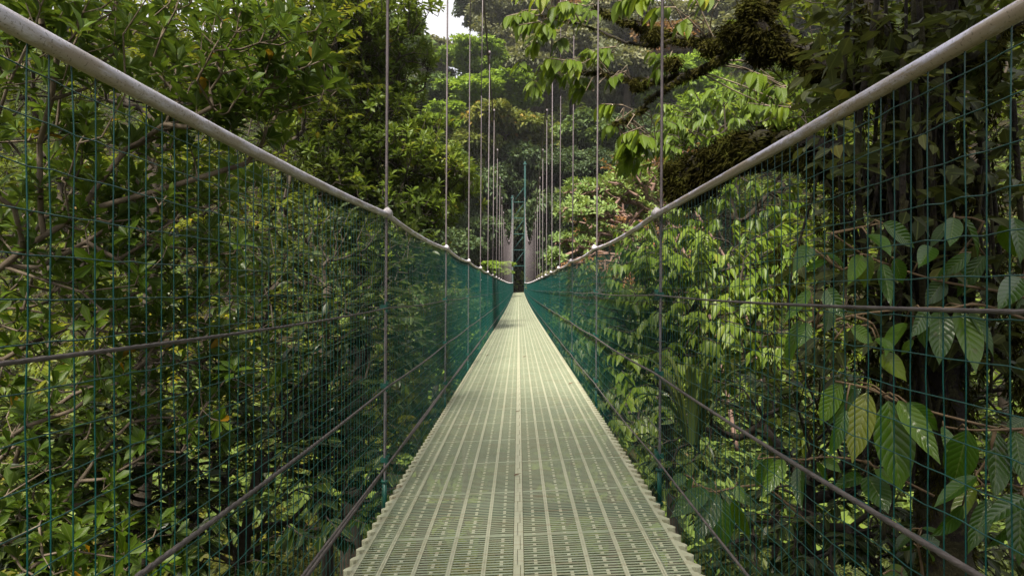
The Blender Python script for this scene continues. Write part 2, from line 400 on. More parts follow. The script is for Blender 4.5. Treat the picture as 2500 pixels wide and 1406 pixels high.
def grow(rng, root, targets, bf=.35, step=.25, wobble=.12):
    nodes = list(resample(root, step)); par = [-1] + list(range(len(nodes) - 1)); plen = [0.]
    for i in range(1, len(nodes)): plen.append(plen[-1] + np.linalg.norm(nodes[i] - nodes[i - 1]))
    nroot = len(nodes)
    X = np.asarray(targets); n = len(X)
    A = np.asarray(nodes); pl = np.asarray(plen)
    skip = min(nroot - 1, int(nroot * .35))
    D = np.linalg.norm(X[:, None] - A[None, skip:], axis=2); C = D + bf * pl[None, skip:]
    best = C.argmin(1) + skip; bc = C.min(1); bd = D[np.arange(n), best - skip]
    left = np.ones(n, bool); leafnode = np.zeros(n, int); dirs = np.zeros((n, 3))
    order_cost = bc.copy()
    for _ in range(n):
        i = int(np.argmin(np.where(left, order_cost, 1e9)))
        left[i] = False
        p = best[i]; a = nodes[p]; b = X[i]
        m = max(1, min(4, int(bd[i] / (step * 1.3))))
        bow = rng.normal(0, wobble, 3) * bd[i]; bow[2] -= .06 * bd[i]
        prev = p
        newids = []
        for q in range(1, m + 1):
            f = q / m
            pt = a + (b - a) * f + bow * (4 * f * (1 - f)) * .5
            nodes.append(pt); par.append(prev); plen.append(plen[prev] + np.linalg.norm(pt - nodes[prev]))
            prev = len(nodes) - 1; newids.append(prev)
        leafnode[i] = prev; dirs[i] = nodes[prev] - nodes[par[prev]]
        for q in newids:
            d = np.linalg.norm(X - nodes[q], axis=1); c = d + bf * plen[q]
            up = left & (c < bc)
            bc[up] = c[up]; best[up] = q; bd[up] = d[up]; order_cost[up] = c[up]
    return np.asarray(nodes), np.asarray(par), leafnode, unit(dirs), nroot

def branch_mesh(mb, nodes, par, leafnode, r_tip, power=.46, r_base=None, sides=6, nroot=0, r_max=9.):
    cnt = np.zeros(len(nodes)); cnt[leafnode] += 1
    for i in range(len(nodes) - 1, 0, -1):
        if par[i] >= 0: cnt[par[i]] += cnt[i]
    R = np.minimum(r_tip * np.maximum(cnt, 1) ** power, r_max)
    if r_base is not None and nroot:
        R[:nroot] = np.maximum(R[:nroot], np.linspace(r_base, r_base * .6, nroot))
    child = np.arange(1, len(nodes)); pa = par[1:]
    ra = np.minimum(R[pa], R[child] * 1.35)
    thick = R[child] > r_tip * 3.2
    for sel, sd in ((thick, sides), (~thick, 4)):
        if sel.any():
            c = child[sel]; p = par[c]
            mb.tubes(np.stack([nodes[p], nodes[c]], 1), np.stack([ra[sel], R[c]], 1), sd, cap=False)
    if nroot:   # smooth main stem
        mb.tubes(nodes[:nroot], R[:nroot] * 1.02, 12, cap=True)
    return R

def make_tree(name, label, cat, root, blobs, leafmat, bark, style='spray', k=8, size=.12, wr=.4, r_tip=.006, r_base=None, seed=0, bf=.35, step=.25,
              T=None, group=None, twl=None, outward=.6, wobble=.12, crown_name='crown', trunk_name='trunk', base=None, r_max=9.):
    rng = np.random.default_rng(seed + 100)
    root = np.asarray(root, float)
    t = empty(name, tuple(root[0] if base is None else base), label, cat, group)
    X = blob_points(rng, blobs)
    nodes, par, ln, dirs, nr = grow(rng, root, X, bf, step, wobble)
    tb = MB(); branch_mesh(tb, nodes, par, ln, r_tip, r_base=r_base, nroot=nr, r_max=r_max)
    cm = MB(); cen = X.mean(0)
    dr = unit(dirs + outward * unit(X - cen) + np.array([0, 0, .15]))
    # clump tint varies smoothly through the crown
    ph = rng.normal(0, 1.3 / max(np.ptp(X, axis=0).mean() * .35, .2), (3, 3)); ct = np.clip(.5 + .23 * np.sin(X @ ph[0]) + .2 * np.sin(X @ ph[1] * 2 + 1) + rng.normal(0, .16, len(X)), 0, 1)
    foliage(cm, tb, X, dr, style, k, size, rng, wr, twl, T, ct)
    tb.build(trunk_name, bark, t)
    cm.build(crown_name, leafmat, t)
    return t

def PB(px, py, Y, rx, ry, rY, n):
    """leaf clump of half-size rx, ry (as seen from the bridge) at distance Y"""
    return (P(px, py, Y), (rx / FPX * Y, rY, ry / FPX * Y), n)

# ------------------------------------------------------------------ terrain
def gz(x, y):
    x = np.asarray(x, float); y = np.asarray(y, float)
    near = np.interp(y, [-30, -2, 0, 3, 8, 14, 22, 34, 46, 54, 60, 64, 70, 150, 175, 260], [1, -1.0, -1.25, -2.3, -4.6, -7.5, -10, -11, -8.5, -5, -1.6, -.6, 2.2, 46, 52, 55])
    side = .30 * np.maximum(0, np.abs(x) - 24) * np.clip((200 - y) / 120, .4, 1)
    right = np.clip((x - .75) / 2.2, 0, 1) * np.clip((9 - y) / 7, 0, 1) * (.35 + .25 * np.clip(x - 1, 0, 6))
    leftdip = -np.clip((-x - .3) / 2.2, 0, 1) * np.clip((9 - y) / 5, 0, 1) * np.clip((y + 2) / 2, 0, 1) * .9
    gapdip = -7 * np.exp(-(((x + 13) / 9) ** 2)) * np.clip((y - 110) / 20, 0, 1)
    bumps = .35 * np.sin(x * .7 + 1.3 * np.sin(y * .23)) * np.sin(y * .55 + x * .1) + .12 * np.sin(x * 2.3 + y * 1.1) * np.sin(y * 1.9)
    damp = np.clip(np.hypot(x, (y - 0)) / 3, .2, 1)
    return near + side + right + leftdip + gapdip + bumps * damp

def build_ground():
    xs = np.unique(np.concatenate([np.linspace(-160, -20, 36), np.linspace(-20, 20, 101), np.linspace(20, 160, 36)]))
    ys = np.unique(np.concatenate([np.linspace(-30, 0, 24), np.linspace(0, 30, 76), np.linspace(30, 80, 51), np.linspace(80, 260, 46)]))
    X, Y = np.meshgrid(xs, ys); Z = gz(X, Y)
    V = np.stack([X, Y, Z], -1).reshape(-1, 3); nx, ny = len(xs), len(ys)
    i, j = np.meshgrid(np.arange(nx - 1), np.arange(ny - 1)); a = (j * nx + i).ravel()
    o = mesh_obj('ground', V, np.stack([a, a + 1, a + nx + 1, a + nx], -1), np.full(len(a), 4), M['soil'])
    tag(o, 'brown forest soil of the ravine and the wooded slopes', 'ground', kind='structure')
build_ground()

# ------------------------------------------------------------------ the bridge
D_H = 2.168                       # hanger spacing
YH = (1.216 + np.arange(28)) * D_H
XL, XR = -.506, .533
END = 63.0
def lift(y): y = np.asarray(y, float); return .52 * (np.maximum(0, y - 14) / 48) ** 2
DZ = -.77
TILT = .043
def cable_z(y): return 2.25 + .026 * ((np.asarray(y) / D_H) - 13.2) ** 2

bridge = empty('suspension_bridge', (0, 0, DZ), 'narrow hanging footbridge with sage green grating deck, pale handrails and green wire mesh sides', 'bridge')

def build_deck():
    mb = MB(); rib = MB()
    # crosswise bars, slots between them
    pitch = .46 / 26
    ys = np.arange(.30 - .46 * 4, END, pitch); row = np.arange(len(ys))
    z = DZ + lift(ys)
    for x0, x1 in ((-.458, -.016), (.016, .458)):
        w = np.where((row % 26) == 0, .0160, .0086)
        mb.boxes(np.stack([np.full_like(ys, x0), ys, z - .0012], -1), np.stack([np.full_like(ys, x1), ys + w, z], -1))
    # deep bearer bars under the slotted top
    for xb in np.arange(-.4, .41, .2):
        mb.boxes(np.stack([np.full(60, xb - .004), np.linspace(.3, END - 1.1, 60), DZ + lift(np.linspace(.3, END - 1.1, 60)) - .034], -1), np.stack([np.full(60, xb + .004), np.linspace(.3, END - 1.1, 60) + 1.05, DZ + lift(np.linspace(.3, END - 1.1, 60)) - .0055], -1))
    # lengthwise ribs (2.5 mm proud), in pieces so that they follow the sag
    yb = np.concatenate([np.arange(.3 - .46 * 4, 20, .46), np.arange(20, END, .92)]); ye = np.concatenate([yb[1:], [END]])
    def strip(x0, x1, top, bot=.003, target=rib):
        for a, b, gap in ((yb, ye, .0015),):
            za, zb = DZ + lift(a), DZ + lift(b)
            n = len(a)
            V = np.zeros((n, 8, 3))
            for q, (xx, yy, zz, o) in enumerate([(x0, a + gap, za, -bot), (x1, a + gap, za, -bot), (x1, b - gap, zb, -bot), (x0, b - gap, zb, -bot),
                                                 (x0, a + gap, za, top), (x1, a + gap, za, top), (x1, b - gap, zb, top), (x0, b - gap, zb, top)]):
                V[:, q, 0] = xx; V[:, q, 1] = yy; V[:, q, 2] = zz + o
            f = np.array([0,3,2,1, 4,5,6,7, 0,1,5,4, 1,2,6,5, 2,3,7,6, 3,0,4,7])
            target.add(V, f[None] + 8 * np.arange(n)[:, None], np.full(6 * n, 4))
    for s in (-1, 1):
        for q in (.1, .2, .3, .4):
            xc = s * q * .97
            strip(xc - .0060, xc - .0005, .0018); strip(xc + .0005, xc + .0060, .0018)
    strip(-.467, -.457, .0016); strip(.457, .467, .0016)
    # dotted lines: small blocks closing two slots, then leaving two open
    yn = ys[ys < 18]
    for s in (-1, 1):
        for q in (.05, .15, .25, .35, .435):
            xc = s * q * .97
            for off in (0, 1, 3):          # two slots closed, one open, one closed, one open
                yy = yn[off::5] + .0075; w = .0112
                zz = DZ + lift(yy)
                rib.boxes(np.stack([np.full_like(yy, xc - .0048), yy, zz - .0014], -1), np.stack([np.full_like(yy, xc + .0048), yy + w, zz + .0010], -1))
    # interlocking teeth along both edges
    tp = .46 / 6
    ty = np.arange(.32 - .46 * 4, END, tp); n = len(ty); zz = DZ + lift(ty)
    for s, xe in ((-1, -.4665), (1, .4665)):
        prof = np.array([[0, 0], [.011, .002], [.018, -.004], [.028, -.001], [.031, .006], [.026, .018], [.016, .030], [.010, .044], [0, .050]])
        m = len(prof)
        V = np.zeros((n, 2 * m, 3))
        for q in range(m):
            for l, dz in ((0, -.024), (1, -.0015)):
                V[:, q + l * m, 0] = xe + s * prof[q, 0]; V[:, q + l * m, 1] = ty + prof[q, 1]; V[:, q + l * m, 2] = zz + dz
        top = list(range(m, 2 * m)); bot = list(range(m))[::-1]
        if s > 0: pass
        else: top = top[::-1]; bot = bot[::-1]
        lo = top + bot; sz = [m, m]
        for q in range(m):
            a, b = q, (q + 1) % m
            lo += ([a, b, b + m, a + m] if s > 0 else [b, a, a + m, b + m]); sz.append(4)
        rib.add(V, np.array(lo)[None] + (2 * m) * np.arange(n)[:, None], np.tile(sz, n))
    for m_ in (mb, rib):
        for V in m_.V: V[..., 2] += TILT * V[..., 0]          # the deck hangs a little higher on the right
    d = mb.build('deck', M['deck'], bridge, smooth=False)
    rib.build('deck_rib', M['deck_rib'], d, smooth=False, origin=np.array(bridge.location))
    # joint strip along the middle: two halves meeting in a stepped line
    cs = MB()
    yb2 = np.arange(.3 - .46 * 4, END, .46); 
    for q in range(4):
        a = yb2 + q * .115; ok = a < END - .12; a = a[ok]; b = a + .1135
        xm = .005 if q % 2 else -.003
        for x0, x1, tz in ((-.0145, xm - .0008, .0030), (xm + .0008, .0145, .0024)):
            z0 = DZ + lift(a)
            cs.boxes(np.stack([np.full_like(a, x0), a, z0 - .006], -1), np.stack([np.full_like(a, x1), b, z0 + tz], -1))
    for V in cs.V: V[..., 2] += TILT * V[..., 0]
    cs.build('centre_strip', M['deck_rib'], bridge, smooth=False)
    # chips and dead leaves wedged in the strip joints
    # cross beams below
    return d
DECK = build_deck()

Y0 = .216 * D_H
KN = np.concatenate([[-1.7, Y0], YH, [END]])
def rail_z(y, side):
    y = np.asarray(y, float)
    i = np.clip(np.searchsorted(KN, y, side='right') - 1, 0, len(KN) - 2)
    f = (y - KN[i]) / (KN[i + 1] - KN[i]); near, sag0 = (-.022, .014) if side < 0 else (.010, .002)
    sag = np.where(i < 2, sag0, np.where(i < 8, .020, .012))
    base = np.interp(y, KN, np.concatenate([[near - .004, near], np.zeros(len(KN) - 2)]))
    return .290 + base + lift(y) * .75 - sag * 4 * f * (1 - f)
def build_handrail(s, x, mat, zoff):
    pts = []; 
    yk = KN
    for a, b in zip(yk[:-1], yk[1:]):
        n = 10 if a < 20 else 5
        f = np.linspace(0, 1, n, endpoint=False)
        y = a + (b - a) * f
        zz = rail_z(y, s)
        pts.append(np.stack([np.full_like(y, x) + .002 * np.sin(y * 1.7), y, zz], -1))
    pts = np.concatenate(pts + [np.array([[x, END, float(rail_z(END, s))]])])
    mb = MB(); mb.tubes(pts, np.full(len(pts), .0112), 16)
    h = mb.build('handrail', mat, bridge)
    for y in YH:
        c = MB(); z = float(rail_z(y, s))
        # clamp saddle: domed cap over the pipe with a short collar
        q = np.array([[x, y - .030, z], [x, y - .022, z + .003], [x, y - .010, z + .006], [x, y + .010, z + .006], [x, y + .022, z + .003], [x, y + .030, z]])
        c.tubes(q, [.0135, .0175, .0195, .0195, .0175, .0135], 10)
        c.tubes(np.array([[x, y, z + .017], [x, y, z + .026], [x, y, z + .030]]), [.011, .009, .003], 8)
        c.build('clamp', M['clamp'], h, origin=np.array(bridge.location))
    return h
build_handrail(-1, XL, M['rail_pale'], 0.0)
build_handrail(1, XR, M['rail_stained'], -.004)

def build_net(x, rng):
    mb = MB(); s = .038
    yv = np.arange(.06 - 46 * s, END, s); n = len(yv)
    zt = rail_z(yv, np.sign(x)) - .008; zb = DZ + lift(yv) - .045
    lean = rng.normal(0, .0016, n)
    m = 12
    f = np.linspace(0, 1, m)[None]
    near = yv < 9
    for sel, mm, sd in ((near, 12, 5), (~near, 3, 4)):
        k = sel.sum(); f = np.linspace(0, 1, mm)[None]
        pts = np.zeros((k, mm, 3))
        pts[:, :, 0] = x + rng.normal(0, .0007, (k, mm)) + (.003 if x > 0 else -.003)
        pts[:, :, 1] = yv[sel][:, None] + lean[sel][:, None] * f + rng.normal(0, .0008, (k, mm)); pts[:, :, 2] = zt[sel][:, None] * f + zb[sel][:, None] * (1 - f)
        mb.tubes(pts, np.full((k, mm), .00092), sd, cap=False)
    # level wires, kinked at every crossing
    rows = 22
    yy = np.concatenate([np.arange(.06 - 46 * s, 14, s), np.arange(14, END, s * 4)])
    for r in range(rows):
        z = rail_z(yy, np.sign(x)) * (1 - r / 22) + (.290 + lift(yy)) * (r / 22) - .012 - .0486 * (r + .55)
        kink = (1. if x > 0 else .55) * rng.normal(0, .0011, len(yy)) + .0005 * np.where(np.arange(len(yy)) % 2 == 0, 1, -1) + .002 * np.sin(yy * 3.1 + r)
        pts = np.stack([np.full_like(yy, x) + rng.normal(0, .0008, len(yy)), yy, z + kink], -1)
        mb.tubes(pts, np.full(len(yy), .00085), 5, cap=False)
    return mb.build('wire_mesh', M['net'], bridge)
build_net(XL, np.random.default_rng(3)); build_net(XR, np.random.default_rng(4))

def rope(mb, pts_fn, r, y0=-1.7, y1=END, lay=.055, fine=10.):
    ang = np.arange(12) / 12 * 2 * pi
    lob = 1 + .16 * np.cos(6 * ang)
    y = np.concatenate([np.arange(y0, fine, .012), np.arange(fine, y1, .3), [y1]])
    mb.tubes(pts_fn(y), np.full(len(y), r), 12, twist=np.where(y < fine, y / lay * 2 * pi / 6 * 2.2, fine / lay * 2 * pi / 6 * 2.2), lobes=np.where(y[0] < 1e9, lob, lob))

def guard(x, z, r, sag=.01):
    mb = MB()
    def fn(y):
        f = ((y - YH[0]) / D_H) % 1
        return np.stack([np.full_like(y, x), y, z + lift(y) * .9 - sag * 4 * f * (1 - f)], -1)
    rope(mb, fn, r)
    return mb.build('guard_cable', M['steel'], bridge)
guard(XL + .006, -.068, .0026); guard(XL + .006, -.369, .0040); guard(XL + .006, -.665, .0050); guard(XL + .020, -.648, .0036, -.006)
guard(XR - .006, -.019, .0027); guard(XR - .006, -.322, .0040); guard(XR - .006, -.646, .0034)

def main_cable(x):
    mb = MB()
    y = np.concatenate([np.linspace(-6, END, 150)])
    mb.tubes(np.stack([np.full_like(y, x), y, cable_z(y)], -1), np.full(len(y), .013), 8)
    return mb.build('main_cable', M['rod'], bridge)
main_cable(XL); main_cable(XR)

def make_hanger(x, y, near):
    top = float(cable_z(y)); l = float(lift(y)); s = 1 if x > 0 else -1
    DZ = -.77 + TILT * x
    lean = .006
    mb = MB()
    zb = DZ + l - .06
    pts = np.array([[x + s * .011, y, zb], [x + s * .011 + lean * (.3 - zb), y, .3 + l], [x + lean * (top - zb), y, top]])
    if near:
        z = np.arange(zb, min(top, 2.6), .012)
        q = np.stack([x + s * .011 + lean * (z - zb), np.full_like(z, y), z], -1)
        ang = np.arange(12) / 12 * 2 * pi
        mb.tubes(q, np.full(len(z), .0054), 12, twist=z / .055 * 2.3, lobes=1 + .13 * np.cos(6 * ang))
        if top > 2.6: mb.tubes(np.array([q[-1], [x + lean * (top - zb), y, top]]), [.0054, .0054], 8)
    else: mb.tubes(pts, np.full(3, .0060), 6)
    h = mb.build('hanger', M['rod'], bridge)
    g = MB(); off = x + s * .011
    # green socket at the foot, with bolt collars
    g.tubes(np.array([[off, y, DZ + l - .085], [off, y, DZ + l + .06]]), [.009, .009], 10)
    for dz in (-.075, .055):
        g.tubes(np.array([[off, y, DZ + l + dz - .005], [off, y, DZ + l + dz + .005]]), [.0145, .0145], 6)
    g.build('socket', M['green_steel'], h, origin=np.array(bridge.location))
    for zz in ((-.066, -.369, -.655) if x < 0 else (-.018, -.322, -.64)):
        c = MB(); w = .024
        c.boxes([off - .016, y - .006, zz + l * .9 - .009], [off + .016, y + .006, zz + l * .9 + .009])
        c.tubes(np.array([[off - s * .012, y - w, zz + l * .9 + .010], [off - s * .012, y + w, zz + l * .9 + .010]]), [.004, .004], 6)
        c.tubes(np.array([[off - s * .012, y - w, zz + l * .9 - .012], [off - s * .012, y + w, zz + l * .9 - .012]]), [.004, .004], 6)
        for q in (-1, 1):
            c.tubes(np.array([[off - s * .012, y + q * w * .8, zz + l * .9 - .02], [off - s * .012, y + q * w * .8, zz + l * .9 + .022]]), [.0045, .0045], 6)
        c.build('cable_clip', M['green_steel'], h, origin=np.array(bridge.location), smooth=False)
    k = MB(); tx = x + lean * (top - zb)
    k.tubes(np.array([[tx, y - .05, float(cable_z(y - .05))], [tx, y + .05, float(cable_z(y + .05))]]), [.022, .022], 8)
    k.tubes(np.array([[tx, y, top - .16], [tx, y, top + .05]]), [.013, .013], 8)
    k.build('cable_clamp', M['rod'], h, origin=np.array(bridge.location))
for i, y in enumerate(YH):
    make_hanger(XL, y, i < 4); make_hanger(XR, y, i < 4)
for y in YH:
    b = MB(); z = DZ + float(lift(y))
    b.boxes([XL + .03, y - .025, z - .095 + TILT * 0], [XR - .03, y + .025, z - .058])
    b.build('cross_beam', M['green_steel'], bridge, smooth=False)

# ------------------------------------------------------------------ far tower
TY = 62.2
tower = empty('bridge_tower', (0, TY, -1.2), 'tall teal lattice tower with two posts holding the main cables at the far end', 'tower')
for x, h in ((-.56, 8.6), (.58, 11.7)):
    p = MB(); p.boxes([x - .075, TY - .075, -2.4], [x + .075, TY + .075, h])
    p.boxes([x - .14, TY - .14, h - .3], [x + .14, TY + .14, h - .18])
    p.build('post', M['teal_steel'], tower, smooth=False)
zc = 2.2; k = 0
while zc < 8.2:
    b = MB(); b.boxes([-.46, TY - .03, zc - .03], [.48, TY + .03, zc + .03]); b.build('cross_bar', M['teal_steel'], tower, smooth=False)
    b = MB(); q = np.array([[-.46, TY + .1, zc + .05], [.48, TY + .1, zc + 1.3]])
    if k > 9: q[:, 0] = q[::-1, 0]
    b.tubes(q, [.026, .026], 6); b.build('diagonal_brace', M['teal_steel'], tower)
    zc += 1.45; k += 1

# ------------------------------------------------------------------ near left: leathery rosette tree just beyond the rail
make_tree('rosette_tree', 'tree with leathery leaves in rosettes and long bare curving limbs, close behind the left handrail', 'tree',
          [P(-900, 2100, 3.6), P(-520, 1400, 3.6), P(-260, 900, 3.6), P(20, 640, 3.5), P(210, 520, 3.5), P(370, 470, 3.55), P(600, 400, 3.7)],
          [PB(120, 170, 3.3, 260, 230, .8, 112), PB(430, 60, 3.7, 260, 160, .8, 75), PB(690, 170, 3.5, 160, 120, .45, 62), PB(560, 290, 3.6, 190, 110, .4, 56),
           PB(120, 480, 3.7, 230, 170, .6, 75), PB(420, 480, 3.9, 240, 130, .6, 56), PB(200, 800, 3.9, 300, 200, .6, 87), PB(480, 760, 4.2, 200, 160, .5, 42),
           PB(120, 1130, 4.0, 260, 200, .6, 87), PB(480, 960, 4.2, 220, 150, .6, 75), PB(200, 1340, 3.8, 300, 120, .6, 75), PB(300, 640, 3.8, 300, 120, .6, 62), ((-3.9, -.6, 3.4), (1.6, 3.0, .9), 300), ((-2.1, .6, 3.2), (1.8, 3.2, .8), 412), ((-1.2, -.9, 3.9), (1.4, 2.8, .6), 287)],  # last three clumps are unseen canopy, added to shade the near bridge
          G['rosette'], M['bark'], 'rosette', 9, .102, .42, .0024, .022, 1, .45, .12, twl=.07, wobble=.24, r_max=.013)
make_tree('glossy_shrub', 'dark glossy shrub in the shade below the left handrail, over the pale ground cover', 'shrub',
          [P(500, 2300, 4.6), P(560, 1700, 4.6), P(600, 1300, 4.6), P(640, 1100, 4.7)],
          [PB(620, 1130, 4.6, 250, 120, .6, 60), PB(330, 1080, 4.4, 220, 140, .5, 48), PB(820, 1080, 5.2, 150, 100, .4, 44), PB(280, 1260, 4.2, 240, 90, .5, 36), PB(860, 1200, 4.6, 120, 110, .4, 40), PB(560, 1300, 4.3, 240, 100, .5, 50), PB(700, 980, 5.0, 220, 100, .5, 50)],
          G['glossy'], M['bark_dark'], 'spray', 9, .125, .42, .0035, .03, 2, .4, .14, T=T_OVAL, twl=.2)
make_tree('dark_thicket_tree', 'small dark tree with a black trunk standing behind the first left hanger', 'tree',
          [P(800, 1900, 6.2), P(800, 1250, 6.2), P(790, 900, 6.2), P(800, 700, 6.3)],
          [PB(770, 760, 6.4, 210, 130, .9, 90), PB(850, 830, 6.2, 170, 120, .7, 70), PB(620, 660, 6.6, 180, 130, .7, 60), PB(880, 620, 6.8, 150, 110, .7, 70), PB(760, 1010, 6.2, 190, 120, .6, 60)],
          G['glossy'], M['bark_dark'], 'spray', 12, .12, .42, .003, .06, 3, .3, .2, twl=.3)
make_tree('tufted_tree', 'yellow-green tree with tufted leaves on thin twigs, left of the cables under the sky gap', 'tree',
          [P(850, 2100, 13), P(860, 1200, 13), P(880, 800, 13), P(900, 400, 13), P(880, 100, 13)],
          [PB(900, 90, 13, 130, 130, 1.6, 276), PB(800, 60, 12, 150, 140, 1.5, 255), PB(960, 220, 13.5, 80, 80, 1.2, 148), PB(890, 300, 13, 140, 100, 1.6, 276), PB(980, 400, 12.5, 120, 70, 1.3, 233),
           PB(1090, 450, 13, 70, 50, 1.2, 127), PB(930, 520, 12.5, 150, 90, 1.4, 255), PB(970, 640, 12, 110, 80, 1.2, 191), PB(1050, 530, 12.5, 60, 50, 1., 97), PB(820, 420, 12, 120, 140, 1.4, 191), PB(1060, 330, 13, 50, 26, .8, 22), PB(1120, 490, 13, 40, 26, .7, 16), PB(1040, 165, 13.5, 40, 22, .7, 14), PB(1010, 60, 13, 40, 26, .8, 14), PB(1050, 25, 13, 50, 22, .6, 9), PB(1090, 400, 13, 40, 20, .7, 14), PB(1000, 120, 13, 40, 26, .7, 14)],
          G['fresh'], M['bark_dark'], 'rosette', 13, .15, .38, .006, .07, 4, .3, .4, twl=.22)
make_tree('yellow_leaf_tree', 'sunlit yellow-green small-leaved tree filling the space behind the rosette tree, far left', 'tree',
          [P(300, 2300, 10), P(330, 1500, 10), P(360, 900, 10), P(380, 300, 10)],
          [PB(100, 120, 10, 300, 190, 1.6, 130), PB(430, 120, 10.5, 260, 190, 1.5, 130), PB(690, 150, 11, 190, 190, 1.5, 110), PB(100, 480, 10, 280, 190, 1.6, 110), PB(430, 470, 10.5, 240, 160, 1.5, 110), PB(680, 500, 11, 180, 150, 1.4, 90),
           PB(200, 800, 10, 330, 170, 1.6, 110), PB(560, 780, 10.5, 260, 160, 1.5, 100)],
          G['yellow'], M['bark_dark'], 'spray', 14, .145, .42, .006, .06, 5, .3, .4, twl=.5)
make_tree('small_leaf_tree', 'pale trunked tree with fine mid green leaves at the upper left corner', 'tree',
          [P(-100, 1700, 15), P(-100, 900, 15), P(-60, 300, 15), P(0, -100, 15)],
          [PB(50, 60, 15, 330, 200, 2.2, 130), PB(480, 10, 15.5, 320, 160, 2.2, 130), PB(780, -60, 16, 200, 160, 2, 90), PB(50, 420, 15, 330, 200, 2.2, 110), PB(500, 350, 15.5, 300, 200, 2, 110), PB(200, 760, 15, 420, 180, 2, 120)],
          G['mid'], M['bark_dark'], 'spray', 14, .20, .45, .008, .16, 6, .3, .5, twl=.7)
make_tree('ravine_tree', 'olive yellow tree rising from the ravine, seen through the left mesh below the handrail', 'tree',
          [P(1030, 1500, 17), P(1030, 1100, 17), P(1040, 800, 17)],
          [PB(1060, 780, 17, 110, 90, 1.5, 120), PB(980, 870, 16, 120, 90, 1.4, 110), PB(1120, 860, 18, 80, 80, 1.3, 80), PB(1020, 980, 15, 120, 80, 1.3, 90), PB(900, 960, 14, 110, 90, 1.2, 70)],
          G['yellow'], M['bark'], 'spray', 12, .2, .42, .008, .1, 7, .3, .5, twl=.6)

# ------------------------------------------------------------------ near right: mossy tree, limbs over the bridge, hanging leaves
rng = np.random.default_rng(77)
mt = empty('mossy_tree', tuple(P(2330, 1800, 2.7)), 'dark moss-covered tree whose crooked limbs reach over the right handrail and carry bright hanging leaves', 'tree')
TRUNK = resample([P(2330, 1800, 2.7), P(2310, 1300, 2.7), P(2290, 900, 2.72), P(2270, 560, 2.75), P(2260, 250, 2.8), P(2300, -150, 2.8), P(2380, -600, 2.9)], .06)
LIMBS = [([P(2270, 330, 2.78), P(2140, 200, 2.9), P(2020, 160, 3.1), P(1930, 110, 3.5), P(1800, 100, 4.1), P(1690, 95, 4.8), P(1600, 75, 5.2), P(1450, 20, 5.6)], .034, .010),
         ([P(1930, 115, 3.5), P(1850, 60, 3.5), P(1870, -20, 3.6), P(1930, -120, 3.8)], .045, .03),
         ([P(1800, 110, 4.1), P(1720, 165, 4.5), P(1640, 190, 4.9), P(1560, 195, 5.2), P(1480, 180, 5.6), P(1390, 170, 5.9)], .024, .006),
         ([P(1700, 175, 4.6), P(1610, 225, 4.9), P(1540, 285, 5.1), P(1500, 300, 5.3)], .02, .007),
         ([P(2280, 560, 2.76), P(2120, 430, 3.0), P(1960, 360, 3.3), P(1830, 360, 3.6), P(1730, 400, 3.8), P(1660, 450, 3.9)], .055, .075),
         ([P(1690, 90, 4.8), P(1560, 110, 5.3), P(1420, 60, 5.6), P(1320, 35, 5.8)], .016, .005),
         ([P(2262, 250, 2.8), P(2330, 150, 2.8), P(2450, 60, 2.9), P(2600, 0, 3.1)], .05, .03),
         ([P(2270, 300, 2.78), P(2150, 60, 3.0), P(2080, -80, 3.2)], .04, .03)]
tb = MB()
jit = lambda R: R * rng.uniform(.82, 1.22, R.shape)
tb.tubes(TRUNK, jit(np.linspace(.10, .07, len(TRUNK))), 14)
limb_pts = [(TRUNK, np.full(len(TRUNK), .1))]
for pts, ra, rb in LIMBS:
    q = resample(pts, .05); q = q + rng.normal(0, .006, q.shape); R = jit(np.linspace(ra, rb, len(q)))
    tb.tubes(q, R, 9); limb_pts.append((q, R))
# vines clinging to and hanging beside the trunk
for kx in range(44):
    x = rng.normal(2275, 110); y0 = rng.uniform(-100, 500); y1 = rng.uniform(600, 1400); Yv = rng.uniform(2.45, 2.75)
    q = resample([P(x, y0, Yv), P(x + rng.normal(0, 40), (y0 + y1) / 2, Yv - .03), P(x + rng.normal(0, 60), y1, Yv)], .06) + 0
    tb.tubes(q, np.full(len(q), rng.uniform(.004, .012)), 6)
tb.build('trunk', M['mossy'], mt)
